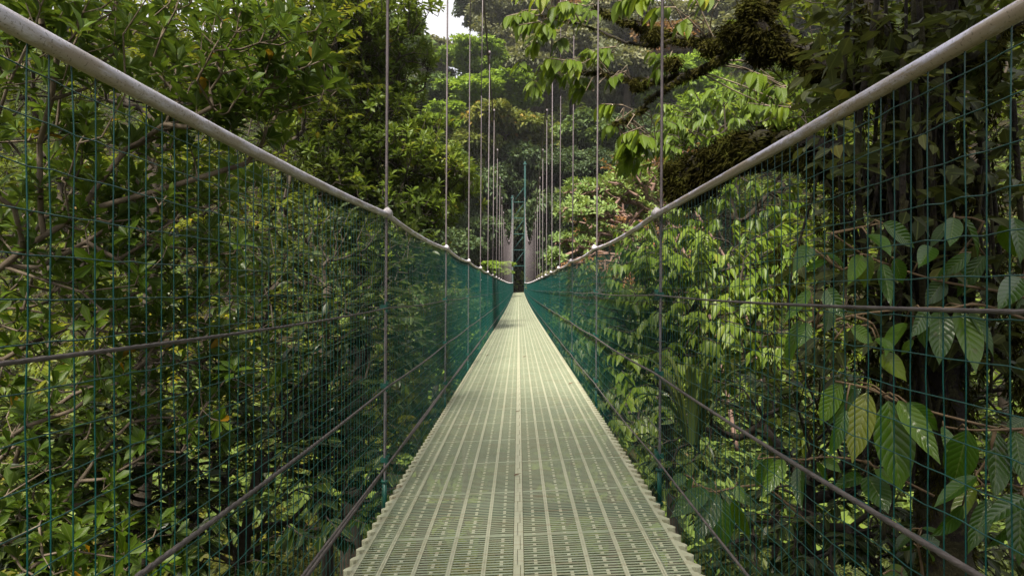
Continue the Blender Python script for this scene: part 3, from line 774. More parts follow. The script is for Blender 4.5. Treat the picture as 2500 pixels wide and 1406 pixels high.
# hanging moss: many short ragged strands along the limbs
ms = MB()
def moss_on(q, R, n, lmax, below=.8):
    i = rng.integers(0, len(q), n); a = rng.random(n) * 2 * pi
    p = q[i] + np.stack([np.cos(a), np.sin(a) * .6, np.sin(a)], -1) * R[i][:, None] * 1.0
    d = np.stack([np.cos(a) * .5, rng.normal(0, .5, n), np.sin(a) * .3 - below * rng.uniform(.2, 1.3, n)], -1)
    leaves(ms, T_DIA, p, d, rng.normal(0, 1, (n, 3)), rng.uniform(.25, 1, n) * lmax, rng.uniform(.0012, .0028, n), rng.random(n), .2)
for (q, R), n, lm in zip(limb_pts, (26000, 22000, 11000, 8000, 4000, 40000, 2500, 6000, 8000), (.04, .07, .085, .05, .04, .085, .03, .05, .05)):
    moss_on(q, R, n, lm)
for (cx, cy, Yc, rr, n) in ((1790, 75, 3.7, .055, 3500), (1840, 20, 3.5, .055, 5000), (1880, 85, 3.5, .06, 4000), (1860, 130, 3.55, .045, 2500), (1940, 125, 3.45, .055, 3500), (1995, 160, 3.2, .05, 2500), (2080, 190, 3.0, .05, 2500), (1740, 110, 4.4, .06, 2500), (1600, 80, 5.1, .07, 2500),
                            (1660, 410, 3.9, .075, 6000), (1700, 440, 3.85, .08, 7000), (1750, 375, 3.75, .07, 6000), (1810, 345, 3.65, .07, 5000), (1880, 345, 3.5, .06, 4000), (1680, 470, 3.9, .06, 4000), (1640, 150, 4.8, .05, 1800), (1560, 200, 5.2, .05, 1500)):
    c = P(cx, cy, Yc); u_ = unit(rng.normal(0, 1, (n, 3))) * (rng.random((n, 1)) ** .45) * rng.uniform(.6, 1.25, (n, 1)); d = u_ * np.array([1.5, 1, .75]) * rr
    d[:, 2] -= rr * .9 * rng.random(n) ** 3
    leaves(ms, T_DIA, c + d, rng.normal(0, .5, (n, 3)) + np.array([0, 0, -.7]), rng.normal(0, 1, (n, 3)), rng.uniform(.012, .055, n), rng.uniform(.0015, .003, n), rng.random(n), .3)
# dead roots and ragged moss hanging round the trunk
for kx in range(90):
    px = rng.normal(2270, 150); y0 = rng.uniform(0, 1000); Yv = rng.uniform(2.5, 3.0)
    q = resample([P(px, y0, Yv), P(px + rng.normal(0, 18), y0 + 90, Yv), P(px + rng.normal(0, 30), y0 + rng.uniform(120, 330), Yv)], .03)
    moss_on(q, np.full(len(q), .006), 260, .05, 1.4)
ms.build('moss', M['moss'], mt)
# hanging leaf sprays at the ends of the limbs
sp = []; sd = []
def spray_at(px, py, Y, n, rx, ry, rY=.35):
    c = P(px, py, Y); e = rng.normal(0, .55, (n, 3)) * np.array([rx / FPX * Y, rY, ry / FPX * Y])
    sp.append(c + e); sd.append(np.tile([-.7, -.45, -.15], (n, 1)) + rng.normal(0, .3, (n, 3)))
for a in ((1300, 40, 5.8, 7, 45, 25), (1350, 60, 5.7, 5, 60, 25), (1420, 15, 5.5, 6, 80, 22), (1375, 170, 5.9, 12, 50, 28), (1440, 195, 5.7, 10, 50, 25), (1330, 90, 5.9, 3, 30, 20),
          (1500, 110, 5.4, 3, 40, 20), (1480, 225, 5.5, 5, 40, 20), (1540, 5, 5.2, 4, 60, 20), (1650, -30, 4.6, 3, 90, 20), (1530, 330, 5.3, 8, 60, 30), (1570, 360, 5.2, 7, 60, 30), (1610, 330, 5.2, 4, 50, 25),
          (1900, 230, 4.6, 5, 60, 30), (1520, 265, 5.3, 4, 35, 20), (1720, 0, 4.4, 3, 80, 20), (1630, 140, 4.9, 2, 50, 20)):
    spray_at(*a)
sp = np.concatenate(sp); sd = np.concatenate(sd)
cb = MB(); tw = MB()
foliage(cb, tw, sp, sd, 'droop', 7, .145, rng, .40, .17, T=T_BIG)
allq = np.concatenate([q for q, _ in limb_pts[1:]])
for p in sp:      # twig joining each spray to the nearest limb
    i = np.argmin(np.linalg.norm(allq - p, axis=1)); a = allq[i]
    mid = (a + p) / 2 + np.array([0, 0, .04]) + rng.normal(0, .03, 3)
    q = resample([a, mid, p], .08); tw.tubes(q, np.linspace(.006, .003, len(q)), 5, cap=False)
tag(tw.build('twigs', M['bark'], mt), kind='stuff')
cb.build('crown', G['droop'], mt)
# crown clump by the trunk, plus unseen overhead canopy added to shade the near deck
ob = MB()
X = blob_points(rng, [((3.9, -.2, 3.3), (1.6, 3.0, .9), 150), ((1.8, .2, 3.2), (2.0, 3.2, .8), 380), ((.3, -1.2, 3.9), (1.6, 2.6, .6), 270), PB(2330, 60, 3.2, 260, 120, .6, 26)])
foliage(ob, ob if False else None, X, unit(rng.normal(0, 1, X.shape)), 'spray', 10, .19, rng, .45, .35)
ob.build('crown_and_shade_canopy', G['mid'], mt)
# small epiphytes on the trunk and limbs
ep = MB(); n = 420
i = rng.integers(0, len(TRUNK), n); px = rng.uniform(1980, 2500, n); py = rng.uniform(-40, 900, n) 
pos = np.array([P(a, b, c) for a, b, c in zip(px, py, rng.uniform(2.3, 2.9, n))])
foliage(ep, ep if False else None, pos, rng.normal(0, 1, (n, 3)) + np.array([-.3, -.5, 0]), 'spray', 3, .085, rng, .55, .10, T=T_OVAL)
tag(ep.build('epiphytes', G['grey'], mt), kind='stuff')

# ------------------------------------------------------------------ broad veined leaves close to the right mesh (each plant with its own stems)
def Z6(x, y): return 1650 + x / 2.929, 460 + y / 2.929
def Z8(x, y): return 1650 + x / 2.929, 926 + y / 2.929
def broad_plant(name, label, Y, Zf, rows, stems, seed, extra=0, base=None):
    r = np.random.default_rng(seed)
    root = P(*stems[0][0], Y) if base is None else base
    t = empty(name, tuple(root), label, 'plant')
    lf = MB(); st = MB()
    for k, (b, tip, w) in enumerate(rows):
        b2 = Zf(*b); t2 = Zf(*tip); yb = Y + r.normal(0, .07)
        p = P(*b2, yb); q = P(*t2, yb + r.uniform(-.13, .05))
        q = p + (q - p) * 1.12; L = np.linalg.norm(q - p); wd = w / 2.929 / FPX * Y * 1.12
        wd *= r.uniform(.74, .98); nrm = np.array([r.normal(-.1, .5), -.75, r.uniform(.2, 1.2)])
        leaves(lf, T_BIG, p, q - p, nrm, L, wd, np.array([r.random() ** 1.3]), r.uniform(-.02, .26))
        # leaf stalk to the nearest stem point is added below
        rows[k] = (p, q)
    sp_ = []
    for s in stems:
        q = resample([P(a, b, Y + .03 * math.sin(i * 2.1)) for i, (a, b) in enumerate(s)], .04)
        st.tubes(q, np.linspace(.0055, .003, len(q)), 6); sp_.append(q)
    sp_ = np.concatenate(sp_)
    for p, q in rows:
        a = sp_[np.argmin(np.linalg.norm(sp_ - p, axis=1))]
        if np.linalg.norm(a - p) > .006:
            m = resample([a, (a + p) / 2 + np.array([0, 0, .015]), p], .03); st.tubes(m, np.full(len(m), .0028), 5)
    st.build('stem', M['stem'], t); lf.build('foliage', G['broad'], t)
    return t
broad_plant('broad_leaf_plant', 'broad veined leaves around a tan twig above the cable, in front of the mossy trunk', 2.25, Z6,
    [((1480, 250), (1705, 400), 150), ((1370, 330), (1535, 400), 110), ((1960, 240), (1820, 400), 100), ((2210, 480), (2020, 735), 150), ((1830, 420), (1750, 540), 120), ((2050, 215), (2215, 470), 140), ((1990, 210), (1960, 400), 110),
     ((960, 420), (880, 520), 110), ((1080, 520), (925, 590), 60), ((1330, 480), (1245, 660), 110), ((1390, 480), (1330, 690), 120), ((1560, 500), (1630, 670), 120), ((2110, 460), (1880, 640), 110), ((2330, 250), (2420, 470), 130),
     ((2470, 640), (2330, 830), 150), ((2500, 650), (2430, 860), 160), ((1480, 540), (1530, 790), 110), ((1080, 480), (1230, 550), 80), ((1920, 650), (1800, 820), 130), ((2420, 210), (2480, 480), 150)],
    [[(2600, 760), (2480, 720), (2290, 685), (2180, 650), (2105, 620), (2030, 570)], [(2105, 620), (2060, 660), (1990, 610)], [(2290, 685), (2360, 600), (2400, 540), (2330, 530)], [(2480, 720), (2520, 620)], [(2030, 570), (2150, 545)]], 5)
broad_plant('broad_leaf_plant', 'two large pale glossy leaves hanging under the middle cable with smaller leaves to their left', 2.15, Z6,
    [((1885, 865), (1900, 1195), 190), ((2010, 870), (2175, 1225), 190), ((1790, 860), (1700, 1040), 110), ((1760, 880), (1770, 1120), 100), ((2090, 880), (2300, 1130), 100), ((1200, 975), (1235, 1110), 110), ((1130, 1085), (1065, 1245), 100), ((1250, 1000), (1395, 1090), 110),
     ((1430, 1070), (1560, 1150), 110), ((1640, 960), (1500, 1140), 130), ((950, 960), (890, 1110), 100), ((900, 940), (770, 1250), 90), ((1100, 870), (1090, 1000), 100), ((1480, 1180), (1620, 1340), 130), ((960, 730), (800, 920), 90), ((1080, 720), (1150, 870), 110), ((1700, 1080), (1610, 1180), 60)],
    [[(2560, 800), (2400, 745), (2320, 752), (2240, 752), (2080, 770), (1990, 800)], [(2080, 770), (2130, 790), (2060, 800)], [(1990, 800), (2060, 775)]], 6)
broad_plant('broad_leaf_plant', 'tan arching twig with long hanging broad leaves right of the lower cable', 2.1, Z8,
    [((1180, 20), (1050, 295), 140), ((1290, 60), (1110, 310), 120), ((1370, 90), (1270, 545), 170), ((1215, 220), (1120, 525), 110), ((1520, 150), (1600, 745), 270), ((1590, 150), (1860, 535), 140), ((1650, 165), (1885, 355), 120), ((1300, 20), (1240, 150), 110)],
    [[(2640, 1080), (2440, 1046), (2330, 1020), (2240, 995), (2180, 975), (2110, 945), (2040, 930)]], 7)
broad_plant('broad_leaf_plant', 'hanging broad leaves with strongly ribbed blades at the lower right edge', 2.0, Z8,
    [((2090, 360), (1985, 745), 220), ((2285, 370), (2290, 805), 230), ((1920, 340), (1965, 490), 150), ((2420, 365), (2490, 700), 170), ((2150, 690), (1875, 890), 110), ((2140, 770), (1970, 1020), 130), ((2490, 840), (2230, 995), 130), ((2470, 850), (2450, 1275), 170), ((2500, 290), (2380, 350), 120),
     ((2240, 850), (2120, 1190), 150), ((2420, 1000), (2250, 1200), 120), ((2050, 900), (1900, 1120), 140)],
    [[(2640, 1040), (2500, 1046), (2430, 1049), (2360, 1049), (2300, 1040)], [(2500, 1046), (2510, 1150), (2490, 1215)], [(2430, 1049), (2410, 1120), (2380, 1160)]], 8)
broad_plant('broad_leaf_plant', 'low broad-leaved sprig hanging between the lower cable and the deck edge', 2.5, Z8,
    [((770, 570), (650, 795), 110), ((900, 600), (855, 855), 120), ((1000, 590), (1095, 770), 110), ((700, 560), (565, 745), 100), ((1060, 575), (1165, 650), 90), ((1330, 690), (1175, 745), 90), ((1370, 690), (1505, 905), 170), ((1430, 640), (1570, 740), 110), ((640, 540), (560, 600), 70)],
    [[(2280, 1210), (2140, 1140), (2080, 1120), (2010, 1115), (1960, 1122), (1900, 1115), (1850, 1120)]], 9)
broad_plant('broad_leaf_plant', 'drooping broad leaves beside the deck teeth at the lowest cable', 2.6, Z8,
    [((300, 820), (165, 1115), 140), ((330, 850), (335, 1175), 160), ((420, 850), (515, 1110), 140), ((230, 790), (0, 945), 130), ((280, 730), (215, 855), 110), ((60, 680), (-20, 760), 90), ((360, 780), (560, 900), 110), ((130, 720), (60, 800), 80), ((430, 760), (480, 870), 90)],
    [[(1990, 1290), (1880, 1195), (1830, 1185), (1790, 1190), (1745, 1200), (1690, 1190)]], 10)
broad_plant('broad_leaf_plant', 'small broad-leaved seedling on the dark bank at the bottom right', 2.3, Z8,
    [((1700, 1170), (1615, 1240), 80), ((1745, 1165), (1880, 1150), 100), ((1760, 1060), (1890, 1090), 70), ((1760, 1190), (1870, 1270), 90), ((1660, 1110), (1580, 1210), 70), ((1480, 1390), (1560, 1440), 120), ((1560, 1360), (1680, 1420), 120), ((1620, 1340), (1500, 1400), 110)],
    [[(2260, 1480), (2250, 1380), (2240, 1320), (2250, 1290)], [(2260, 1480), (2200, 1400)]], 12)

def leaf_shrub(name, label, cat, root, blobs, mat, style, k, size, wr, seed, **kw):
    return make_tree(name, label, cat, root, blobs, G[mat], M[kw.pop('bark', 'bark_dark')], style, k, size, wr, kw.pop('r_tip', .004), kw.pop('r_base', .03), seed, .35, kw.pop('step', .18), **kw)
leaf_shrub('bright_shrub', 'bright yellow-green shrub with drooping leaves behind the right mesh at the first right hanger', 'shrub',
    [P(1650, 1700, 7.5), P(1640, 1200, 7.5), P(1620, 900, 7.5), P(1640, 700, 7.5)],
    [PB(1610, 640, 7.6, 80, 80, .6, 45), PB(1680, 690, 7.3, 140, 110, .7, 80), PB(1560, 790, 7.4, 110, 90, .6, 70), PB(1760, 800, 7, 140, 110, .7, 75), PB(1640, 900, 7, 130, 80, .6, 55), PB(1840, 640, 7.2, 130, 90, .6, 50), PB(1480, 860, 8, 70, 60, .5, 30)],
    'bright', 'droop', 9, .155, .40, 21, twl=.3)
leaf_shrub('bright_sapling', 'slender bright sapling leaning out over the right handrail below the hanging leaves', 'shrub',
    [P(1900, 1700, 9), P(1880, 1000, 9), P(1800, 560, 9), P(1740, 350, 9)],
    [PB(1660, 360, 9, 90, 55, .7, 36), PB(1760, 300, 9, 130, 70, .8, 60), PB(1900, 260, 9.3, 120, 90, .8, 60), PB(2020, 330, 9.5, 110, 90, .8, 46), PB(1800, 500, 9, 170, 90, .8, 60)],
    'bright', 'droop', 9, .17, .38, 22, twl=.32)
leaf_shrub('backlit_tree', 'sunlit leafy tree behind the mossy trunk, showing between its trunk and limbs', 'tree',
    [P(2500, 2000, 8), P(2480, 1300, 8), P(2420, 700, 8), P(2350, 200, 8)],
    [PB(2150, 350, 8, 240, 170, 1, 85), PB(2420, 250, 8.2, 240, 220, 1, 85), PB(2100, 650, 8, 260, 150, 1, 90), PB(2420, 700, 8, 220, 200, 1, 70), PB(2000, 900, 7.6, 240, 150, .9, 75), PB(2350, 1000, 7.6, 240, 170, .9, 60), PB(2050, 90, 8.5, 220, 140, 1, 80), PB(2300, -20, 8.5, 300, 110, 1, 90)],
    'mid', 'spray', 10, .15, .42, 23, twl=.4, r_base=.08)
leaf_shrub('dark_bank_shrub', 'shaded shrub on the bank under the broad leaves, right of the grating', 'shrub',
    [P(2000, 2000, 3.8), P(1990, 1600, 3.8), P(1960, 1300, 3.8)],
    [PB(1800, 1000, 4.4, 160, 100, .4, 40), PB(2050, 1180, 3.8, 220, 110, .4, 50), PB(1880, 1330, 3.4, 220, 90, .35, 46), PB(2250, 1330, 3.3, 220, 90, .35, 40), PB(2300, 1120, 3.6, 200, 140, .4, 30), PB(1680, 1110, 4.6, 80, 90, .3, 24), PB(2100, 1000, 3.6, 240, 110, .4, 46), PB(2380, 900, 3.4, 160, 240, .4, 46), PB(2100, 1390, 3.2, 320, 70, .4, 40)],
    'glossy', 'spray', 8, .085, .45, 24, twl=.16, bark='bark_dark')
leaf_shrub('reddish_shrub', 'airy shrub with pale green leaf rosettes on reddish-brown crooked branches, right of the far tower', 'shrub',
    [P(1800, 1100, 21), P(1740, 800, 21), P(1640, 560, 21), P(1560, 500, 21)],
    [PB(1430, 520, 20, 70, 34, 1, 90), PB(1500, 470, 21, 90, 34, 1.1, 105), PB(1400, 600, 20, 60, 22, .8, 51), PB(1560, 440, 21, 80, 30, 1, 75), PB(1480, 580, 21, 90, 30, 1, 69), PB(1420, 470, 21, 50, 20, .8, 40), PB(1650, 470, 21.5, 60, 40, 1, 50), PB(1360, 630, 19, 26, 12, .5, 21), PB(1600, 520, 21, 70, 40, 1, 60)],
    'pale', 'rosette', 11, .19, .36, 25, twl=.12, bark='bark_red', r_tip=.020, r_base=.07, step=.3, wobble=.5, r_max=.05)
leaf_shrub('russet_shrub', 'brownish dry-looking shrub just above the reddish branches, behind the second right hanger', 'shrub',
    [P(1900, 1100, 26), P(1800, 700, 26), P(1700, 520, 26)],
    [PB(1560, 440, 26, 90, 50, 1.5, 80), PB(1650, 420, 26, 90, 60, 1.5, 80), PB(1500, 540, 26, 110, 40, 1.4, 70), PB(1600, 560, 25, 110, 60, 1.4, 70), PB(1480, 640, 25, 110, 40, 1.3, 60)],
    'russet', 'spray', 10, .16, .4, 26, twl=.6, bark='bark_red', r_tip=.024, r_base=.06, step=.35, wobble=.5, r_max=.05)
leaf_shrub('ravine_tree', 'pale leafy tree in the ravine seen through the right mesh beyond the bright shrub', 'tree',
    [P(1500, 1500, 16), P(1490, 1100, 16), P(1470, 800, 16)],
    [PB(1430, 700, 18, 60, 50, 1, 60), PB(1470, 760, 17, 80, 70, 1.2, 80), PB(1420, 830, 16, 60, 60, 1, 60), PB(1500, 900, 15, 110, 80, 1.2, 90), PB(1580, 1000, 13, 120, 80, 1.2, 70)],
    'mid', 'droop', 10, .21, .42, 27, twl=.5, r_tip=.007, r_base=.1, step=.4)
# strap-leaved plant on the bank
st = empty('strap_leaf_plant', tuple(P(1690, 1080, 3.4)), 'clump of long arching strap leaves on the dark bank right of the first right hanger', 'plant')
sb = MB(); r = np.random.default_rng(5)
for k in range(26):
    a = r.uniform(0, 2 * pi); hgt = r.uniform(.28, .62); out = r.uniform(.05, .34)
    b = P(1690, 1080, 3.4) + np.array([cos(a), sin(a), 0]) * .03
    f = np.linspace(0, 1, 9); dirv = np.array([cos(a), sin(a), 0])
    c = b + dirv * (out * f ** 1.3)[:, None] + np.array([0, 0, 1]) * (hgt * (f * 1.5 - .85 * f ** 2.4))[:, None]
    sd_ = np.cross(dirv, [0, 0, 1]); w = (.018 * np.sin(pi * np.clip(f * .9 + .1, 0, 1)) ** .7)[:, None]
    V = np.stack([c - sd_ * w, c - np.array([0, 0, .006]), c + sd_ * w], 1)
    lo = []
    for i in range(8):
        for j in range(2): lo += [i * 3 + j, i * 3 + j + 1, (i + 1) * 3 + j + 1, (i + 1) * 3 + j]
    A = np.stack([np.tile([-1, 0, 1], 9), np.repeat(f, 3), np.full(27, r.random())], -1)
    sb.add(V.reshape(-1, 3), np.array(lo), np.full(16, 4), A)
sb.build('foliage', G['strap'], st)

# ------------------------------------------------------------------ litter on the walkway
for k, (px, py, yaw, ln, lb) in enumerate([(1263, 1163, .1, .034, 'dry brown leaf curl lying across the nearest joint of the centre strip'), (1264, 1007, -.2, .038, 'dark leaf scrap on the centre strip, next beyond the nearest one'),
                           (1281, 873, .5, .05, 'small brown leaf on the deck just right of the strip, far ahead'), (1190, 866, -.4, .06, 'brown leaf near the left edge of the deck, far ahead'),
                           (1394, 944, .3, .05, 'curled brown leaf near the right edge of the deck')]):
    t = empty('fallen_leaf', (0, 0, 0), lb, 'leaf', 'dead leaves on the walkway')
    Y = .77 * FPX / (py - VY); x = (px - VX) / FPX * Y; p = np.array([x, Y, DZ + float(lift(Y)) + TILT * x + .006])
    t.location = p
    mb = MB(); d = np.array([cos(yaw), sin(yaw), .05])
    leaves(mb, T_OVATE, p - d * ln / 2, d, np.array([.1, -.2, 1.]), ln, ln * .36, np.array([.5]), -.25)
    mb.build('blade', M['litter'], t)

# ------------------------------------------------------------------ far slope trees (shared shapes, each its own thing)
def far_variant(seed, tiers, leaf=.10, n=300, k=80):
    rng = np.random.default_rng(seed)
    blobs = []
    for _ in range(tiers):
        a = rng.uniform(0, 2 * pi); q = rng.random() ** .6 * .78
        zc = rng.uniform(-.5, .55) * (1.1 - q * .4)
        rx = rng.uniform(.28, .5)
        blobs.append((np.array([q * cos(a), q * sin(a), zc]), np.array([rx, rx, rx * rng.uniform(.35, .6)]), int(n / tiers)))
    X = blob_points(rng, blobs)
    nodes, par, ln, dirs, nr = grow(rng, np.array([[0, 0, -5.], [.05, .03, -3], [0, -.04, -1.6], [.03, .0, -.7], [0, 0, -.1]]), X, .3, .14, .18)
    tb = MB(); branch_mesh(tb, nodes, par, ln, .005, .46, .05, 5, nr)
    cm = MB(); N = len(X); tier_t = np.repeat(rng.random(tiers), int(n / tiers))
    j = N * k
    off = unit(rng.normal(0, 1, (j, 3))) * (rng.random((j, 1)) ** .5) * np.array([.15, .15, .085])
    p = np.repeat(X, k, 0) + off
    d = unit(off * 3 + rng.normal(0, .3, (j, 3)) + np.array([0, 0, -.1])); nn = unit(rng.normal(0, .5, (j, 3)) + np.array([0, 0, 1.]))
    tint = np.clip(.35 * np.repeat(tier_t, k) + .3 * np.repeat(rng.random(N), k) + .35 * rng.random(j), 0, 1)
    # leaves at the upper rim of each clump carry the lighter end of the ramp
    tint = np.clip(tint + .12 * (off[:, 2] > .045), 0, 1)
    leaves(cm, T_DIA, p, d, nn, rng.uniform(.7, 1.3, j) * leaf, rng.uniform(.5, .75, j) * leaf, tint, .2)
    crown = mesh_obj('crown', np.concatenate(cm.V), np.concatenate(cm.L), np.concatenate(cm.N), G['forest'], None, np.concatenate(cm.A)).data
    trunk = mesh_obj('trunk', np.concatenate(tb.V), np.concatenate(tb.L), np.concatenate(tb.N), M['bark']).data
    for o in [o for o in bpy.data.objects if o.data in (crown, trunk)]: bpy.data.objects.remove(o)
    return crown, trunk
VAR = [far_variant(1, 9), far_variant(2, 14), far_variant(3, 7, .10), far_variant(4, 18, .075), far_variant(5, 11)]
def far_tree(name, label, v, mat, px, py, Y, w, h, rot=0., group=None, bark='bark_dark'):
    c = P(px, py, Y); sx = w / 2 / FPX * Y; sz = h / 2 / FPX * Y / .85
    base = np.array([c[0], c[1], float(gz(c[0], c[1]))])
    t = empty(name, tuple(base), label, 'tree', group)
    for nm, me, mt_ in (('trunk', VAR[v][1], M[bark]), ('crown', VAR[v][0], G[mat])):
        o = bpy.data.objects.new(nm, me); COL.objects.link(o); o.parent = t
        o.location = c - base; o.scale = (sx, sx, sz); o.rotation_euler = (0, 0, rot)
        o.material_slots[0].link = 'OBJECT'; o.material_slots[0].material = mt_
    return t
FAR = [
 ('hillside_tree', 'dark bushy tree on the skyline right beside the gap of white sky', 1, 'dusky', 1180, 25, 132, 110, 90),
 ('hillside_tree', 'tall olive grey tree with fine leaves at the top centre, under the skyline', 3, 'olive', 1250, 95, 118, 200, 150),
 ('hillside_tree', 'reddish brown flushing treetop at the top edge near the centre', 2, 'russet', 1290, 5, 130, 150, 70),
 ('hillside_tree', 'broad dusky olive crown with bare grey limbs above the bridge tower', 4, 'olive', 1310, 190, 98, 190, 150),
 ('hillside_tree', 'vivid green domed crown between the left hangers', 0, 'lime', 1190, 228, 82, 190, 100),
 ('hillside_tree', 'smaller vivid green crown just above the vivid green dome', 1, 'lime', 1150, 150, 90, 130, 90),
 ('hillside_tree', 'fresh green rounded crown left of the orange-tipped tree', 4, 'lime', 1110, 310, 70, 150, 90),
 ('hillside_tree', 'layered tree with orange-tipped flat tiers, above the far tower', 2, 'rusty', 1230, 325, 68, 200, 140),
 ('hillside_tree', 'dark blue-green dense tree right of the right main cable', 0, 'forest', 1410, 330, 72, 200, 150),
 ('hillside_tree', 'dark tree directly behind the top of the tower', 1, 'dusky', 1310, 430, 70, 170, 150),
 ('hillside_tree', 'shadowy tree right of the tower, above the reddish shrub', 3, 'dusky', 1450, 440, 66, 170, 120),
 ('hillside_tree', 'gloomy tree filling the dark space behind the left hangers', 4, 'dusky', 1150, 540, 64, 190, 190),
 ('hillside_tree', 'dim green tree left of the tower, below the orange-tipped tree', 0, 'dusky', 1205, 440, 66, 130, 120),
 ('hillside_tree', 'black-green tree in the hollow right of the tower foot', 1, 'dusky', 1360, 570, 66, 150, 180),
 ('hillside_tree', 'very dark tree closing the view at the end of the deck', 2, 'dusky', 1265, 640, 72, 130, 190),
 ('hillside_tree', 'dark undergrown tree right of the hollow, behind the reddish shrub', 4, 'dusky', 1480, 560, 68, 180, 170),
 ('hillside_tree', 'light green crown on the skyline at the top right of centre', 4, 'lime', 1470, 70, 122, 150, 110),
 ('hillside_tree', 'brown-green crown on the skyline behind the hanging leaves', 3, 'russet', 1385, 45, 126, 110, 90),
 ('hillside_tree', 'grey-green crown behind the right hanging leaves', 1, 'olive', 1400, 160, 104, 170, 130),
 ('hillside_tree', 'muted green tree between the two first right hangers', 0, 'olive', 1530, 170, 86, 220, 190),
 ('hillside_tree', 'shady tree under the muted green tree, right of the second right hanger', 3, 'dusky', 1540, 360, 72, 190, 130),
 ('hillside_tree', 'sunny pale crown behind the mossy limbs', 2, 'lime', 1680, 200, 84, 190, 130),
 ('hillside_tree', 'pale sunlit hillside tree under the mossy limbs', 1, 'lime', 1800, 310, 70, 230, 150),
 ('hillside_tree', 'mixed green tree on the slope behind the right handrail', 4, 'forest', 1690, 380, 64, 200, 150),
 ('hillside_tree', 'brownish tree on the upper right slope', 0, 'russet', 1600, 110, 110, 160, 120),
 ('hillside_tree', 'olive crown on the right skyline behind the mossy clump', 3, 'olive', 1760, 90, 112, 200, 140),
 ('hillside_tree', 'green crown on the skyline at the foot of the sky gap', 1, 'olive', 1065, 150, 125, 120, 80),
 ('hillside_tree', 'light olive crown left of the vivid green dome, behind the tufted tree', 0, 'forest', 1050, 240, 88, 150, 120),
 ('hillside_tree', 'dark crown on the left skyline behind the tufted tree', 4, 'forest', 930, 110, 112, 200, 150),
 ('hillside_tree', 'green tree low on the far slope behind the tufted branches', 2, 'forest', 1070, 420, 58, 150, 120),
 ('hillside_tree', 'green crown on the far left slope behind the yellow-green tree', 3, 'forest', 780, 150, 100, 240, 180),
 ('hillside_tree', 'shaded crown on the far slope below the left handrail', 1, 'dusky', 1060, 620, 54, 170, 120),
 ('hillside_tree', 'tree on the right slope behind the mossy trunk', 2, 'forest', 1960, 210, 88, 260, 190),
 ('hillside_tree', 'leafy crown on the skyline at the top right, above the mossy clump', 4, 'olive', 1950, 40, 100, 330, 190),
 ('hillside_tree', 'tall crown on the far right skyline behind the mossy trunk', 1, 'forest', 2250, 60, 96, 380, 230),
 ('hillside_tree', 'fine-leaved skyline tree between the first and second right hangers', 3, 'olive', 1540, 70, 116, 170, 130),
 ('ravine_tree', 'light green crown down in the ravine left of the grating', 1, 'lime', 1130, 860, 30, 150, 110),
 ('ravine_tree', 'dark crown down in the ravine under the left mesh', 3, 'forest', 1060, 770, 36, 170, 110),
 ('ravine_tree', 'pale crown down in the ravine right of the grating', 0, 'lime', 1400, 790, 32, 120, 100),
 ('ravine_tree', 'dull green crown down in the ravine beside the far deck', 4, 'olive', 1370, 700, 46, 120, 70),
 ('ravine_tree', 'green crown below the far left part of the deck', 0, 'forest', 1170, 760, 42, 110, 90),
 ('ravine_tree', 'small light bush beside the left rail near the tower', 2, 'lime', 1215, 655, 50, 70, 40),
]
for i, (nm, lb, v, mt_, px, py, Y, w, h) in enumerate(FAR):
    far_tree(nm, lb, v, mt_, px, py, Y, w * 1.4, h * 1.45, rot=i * 1.9, bark='bark' if i == 1 else 'bark_dark')

# ------------------------------------------------------------------ uncountable cover: undergrowth near, woodland far
def scatter(n, xr, yr, rng, yexp=1.):
    y = yr[0] + (yr[1] - yr[0]) * rng.random(n) ** yexp; x = rng.uniform(*xr, n)
    return x, y
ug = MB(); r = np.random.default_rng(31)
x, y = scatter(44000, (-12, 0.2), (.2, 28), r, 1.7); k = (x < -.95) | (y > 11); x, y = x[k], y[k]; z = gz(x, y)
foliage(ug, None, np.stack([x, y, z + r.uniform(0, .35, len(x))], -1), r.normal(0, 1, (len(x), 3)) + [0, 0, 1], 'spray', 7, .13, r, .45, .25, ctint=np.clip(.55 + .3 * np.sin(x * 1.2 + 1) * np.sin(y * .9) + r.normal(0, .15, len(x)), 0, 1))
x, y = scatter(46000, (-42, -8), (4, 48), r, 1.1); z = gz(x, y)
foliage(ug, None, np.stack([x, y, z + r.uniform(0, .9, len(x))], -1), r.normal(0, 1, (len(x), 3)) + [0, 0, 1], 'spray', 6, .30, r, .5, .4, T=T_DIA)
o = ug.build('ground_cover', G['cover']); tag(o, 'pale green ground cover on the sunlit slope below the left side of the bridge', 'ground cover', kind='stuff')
ug = MB()
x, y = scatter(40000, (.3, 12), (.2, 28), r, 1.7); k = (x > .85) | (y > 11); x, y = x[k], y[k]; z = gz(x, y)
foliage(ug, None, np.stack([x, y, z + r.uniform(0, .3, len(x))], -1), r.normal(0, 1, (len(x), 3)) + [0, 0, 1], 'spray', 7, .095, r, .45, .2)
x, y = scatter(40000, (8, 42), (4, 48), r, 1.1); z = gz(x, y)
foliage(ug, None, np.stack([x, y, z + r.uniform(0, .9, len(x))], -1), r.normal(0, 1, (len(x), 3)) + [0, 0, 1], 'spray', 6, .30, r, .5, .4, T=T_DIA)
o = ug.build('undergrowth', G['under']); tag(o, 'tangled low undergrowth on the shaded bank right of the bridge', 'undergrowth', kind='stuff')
wd = MB()
x, y = scatter(100000, (-150, 150), (14, 168), r, .9); ok = (np.abs(x) < 60 + y * .9) & ((np.abs(x) > 40) | (y > 24)); x, y = x[ok], y[ok]; z = gz(x, y)
keep = ~((np.abs(x) < 1.6) & (y < 66)); x, y, z = x[keep], y[keep], z[keep]
hgt = (1.2 + 3.2 * (.5 + .5 * np.sin(x * .31 + np.sin(y * .2) * 2) * np.sin(y * .27))) * np.where(y > 64, 1, .6) * np.clip(np.abs(x) / 6, .15, 1)
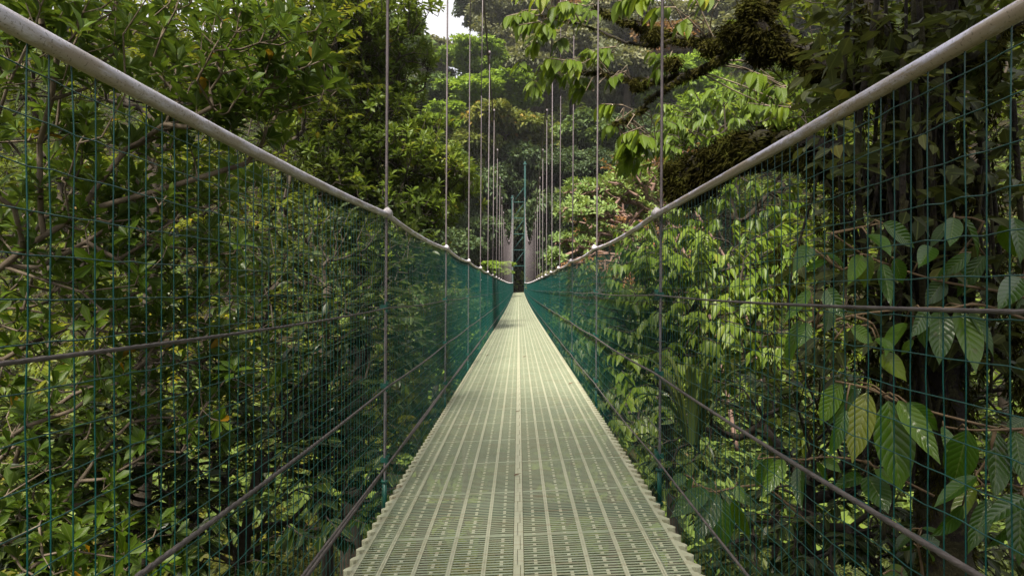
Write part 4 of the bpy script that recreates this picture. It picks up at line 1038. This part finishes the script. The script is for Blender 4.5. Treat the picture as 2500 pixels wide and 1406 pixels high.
pos = np.stack([x, y, z + hgt * r.random(len(x)) ** .5], -1)
foliage(wd, None, pos, r.normal(0, 1, (len(x), 3)) + [0, 0, .6], 'spray', 8, .62, r, .5, .8, T=T_DIA, ctint=np.clip(.4 + .3 * np.sin(x * .4) * np.sin(y * .33 + 2) + r.normal(0, .12, len(x)), 0, 1))
o = wd.build('woodland', G['wood']); tag(o, 'unbroken forest cover over the far slopes behind the single trees', 'woodland', kind='stuff')

# ------------------------------------------------------------------ moist air
hz = MB(); hz.boxes([-175, -34, -16], [175, 275, 110])
hm, hnt, hout = new_mat('moist_air'); pv = node(hnt, 'ShaderNodeVolumePrincipled'); pv.inputs['Color'].default_value = (.93, .94, .97, 1); pv.inputs['Density'].default_value = .00028; pv.inputs['Anisotropy'].default_value = .2
hnt.links.new(pv.outputs[0], hout.inputs['Volume'])
hz_o = hz.build('haze', hm, smooth=False); tag(hz_o, 'thin moist air over the wooded ravine', 'haze', kind='stuff')
# ------------------------------------------------------------------ light, sky, camera
SUN_EL, SUN_AZ = 54, -160      # high, behind the viewer
w = bpy.data.worlds.new('World'); S.world = w; w.use_nodes = True
nt = w.node_tree; bg = nt.nodes['Background']
sk = nt.nodes.new('ShaderNodeTexSky'); sk.sky_type = 'NISHITA'; sk.sun_disc = False
sk.sun_elevation = radians(SUN_EL); sk.sun_rotation = radians(SUN_AZ); sk.air_density = 1.; sk.dust_density = 2.; sk.ozone_density = 1.
tc = nt.nodes.new('ShaderNodeTexCoord'); cn = nt.nodes.new('ShaderNodeTexNoise'); cn.inputs['Scale'].default_value = 2.2; cn.inputs['Detail'].default_value = 7
nt.links.new(tc.outputs['Generated'], cn.inputs['Vector'])
cr = ramp(nt, [(.30, (.55, .55, .55)), (.6, (1., 1., 1.))], cn.outputs[0])     # broken white cloud over most of the sky
nt.links.new(mixc(nt, cr.outputs[0], sk.outputs[0], (7.5, 7.4, 7.5)), bg.inputs[0]); bg.inputs[1].default_value = .068
from mathutils import Vector
ld = bpy.data.lights.new('sun', 'SUN'); ld.energy = 5.0; ld.angle = radians(9); ld.color = (1., .93, .80)
lo = bpy.data.objects.new('sun', ld); COL.objects.link(lo)
sd = Vector((sin(radians(SUN_AZ)) * cos(radians(SUN_EL)), cos(radians(SUN_AZ)) * cos(radians(SUN_EL)), sin(radians(SUN_EL))))
lo.rotation_euler = (-sd).to_track_quat('-Z', 'Y').to_euler(); lo.location = (0, 0, 30)

cd = bpy.data.cameras.new('camera'); co = bpy.data.objects.new('camera', cd); COL.objects.link(co)
cd.sensor_width = 36; cd.lens = 36 * FPX / 2500; cd.clip_start = .02; cd.clip_end = 1500
cd.shift_x = -(VX - 1250) / 2500; cd.shift_y = (VY - 703) / 2500
co.location = (0, 0, 0); co.rotation_euler = (pi / 2, 0, 0)
S.camera = co
S.view_settings.view_transform = 'Standard'; S.view_settings.look = 'None'; S.view_settings.gamma = 1; S.view_settings.exposure = 1.22
S.render.engine = 'CYCLES'
c = S.cycles
c.volume_bounces = 0; c.max_bounces = 7; c.diffuse_bounces = 4; c.glossy_bounces = 2; c.transmission_bounces = 4; c.transparent_max_bounces = 4
c.caustics_reflective = False; c.caustics_refractive = False; c.sample_clamp_indirect = 8
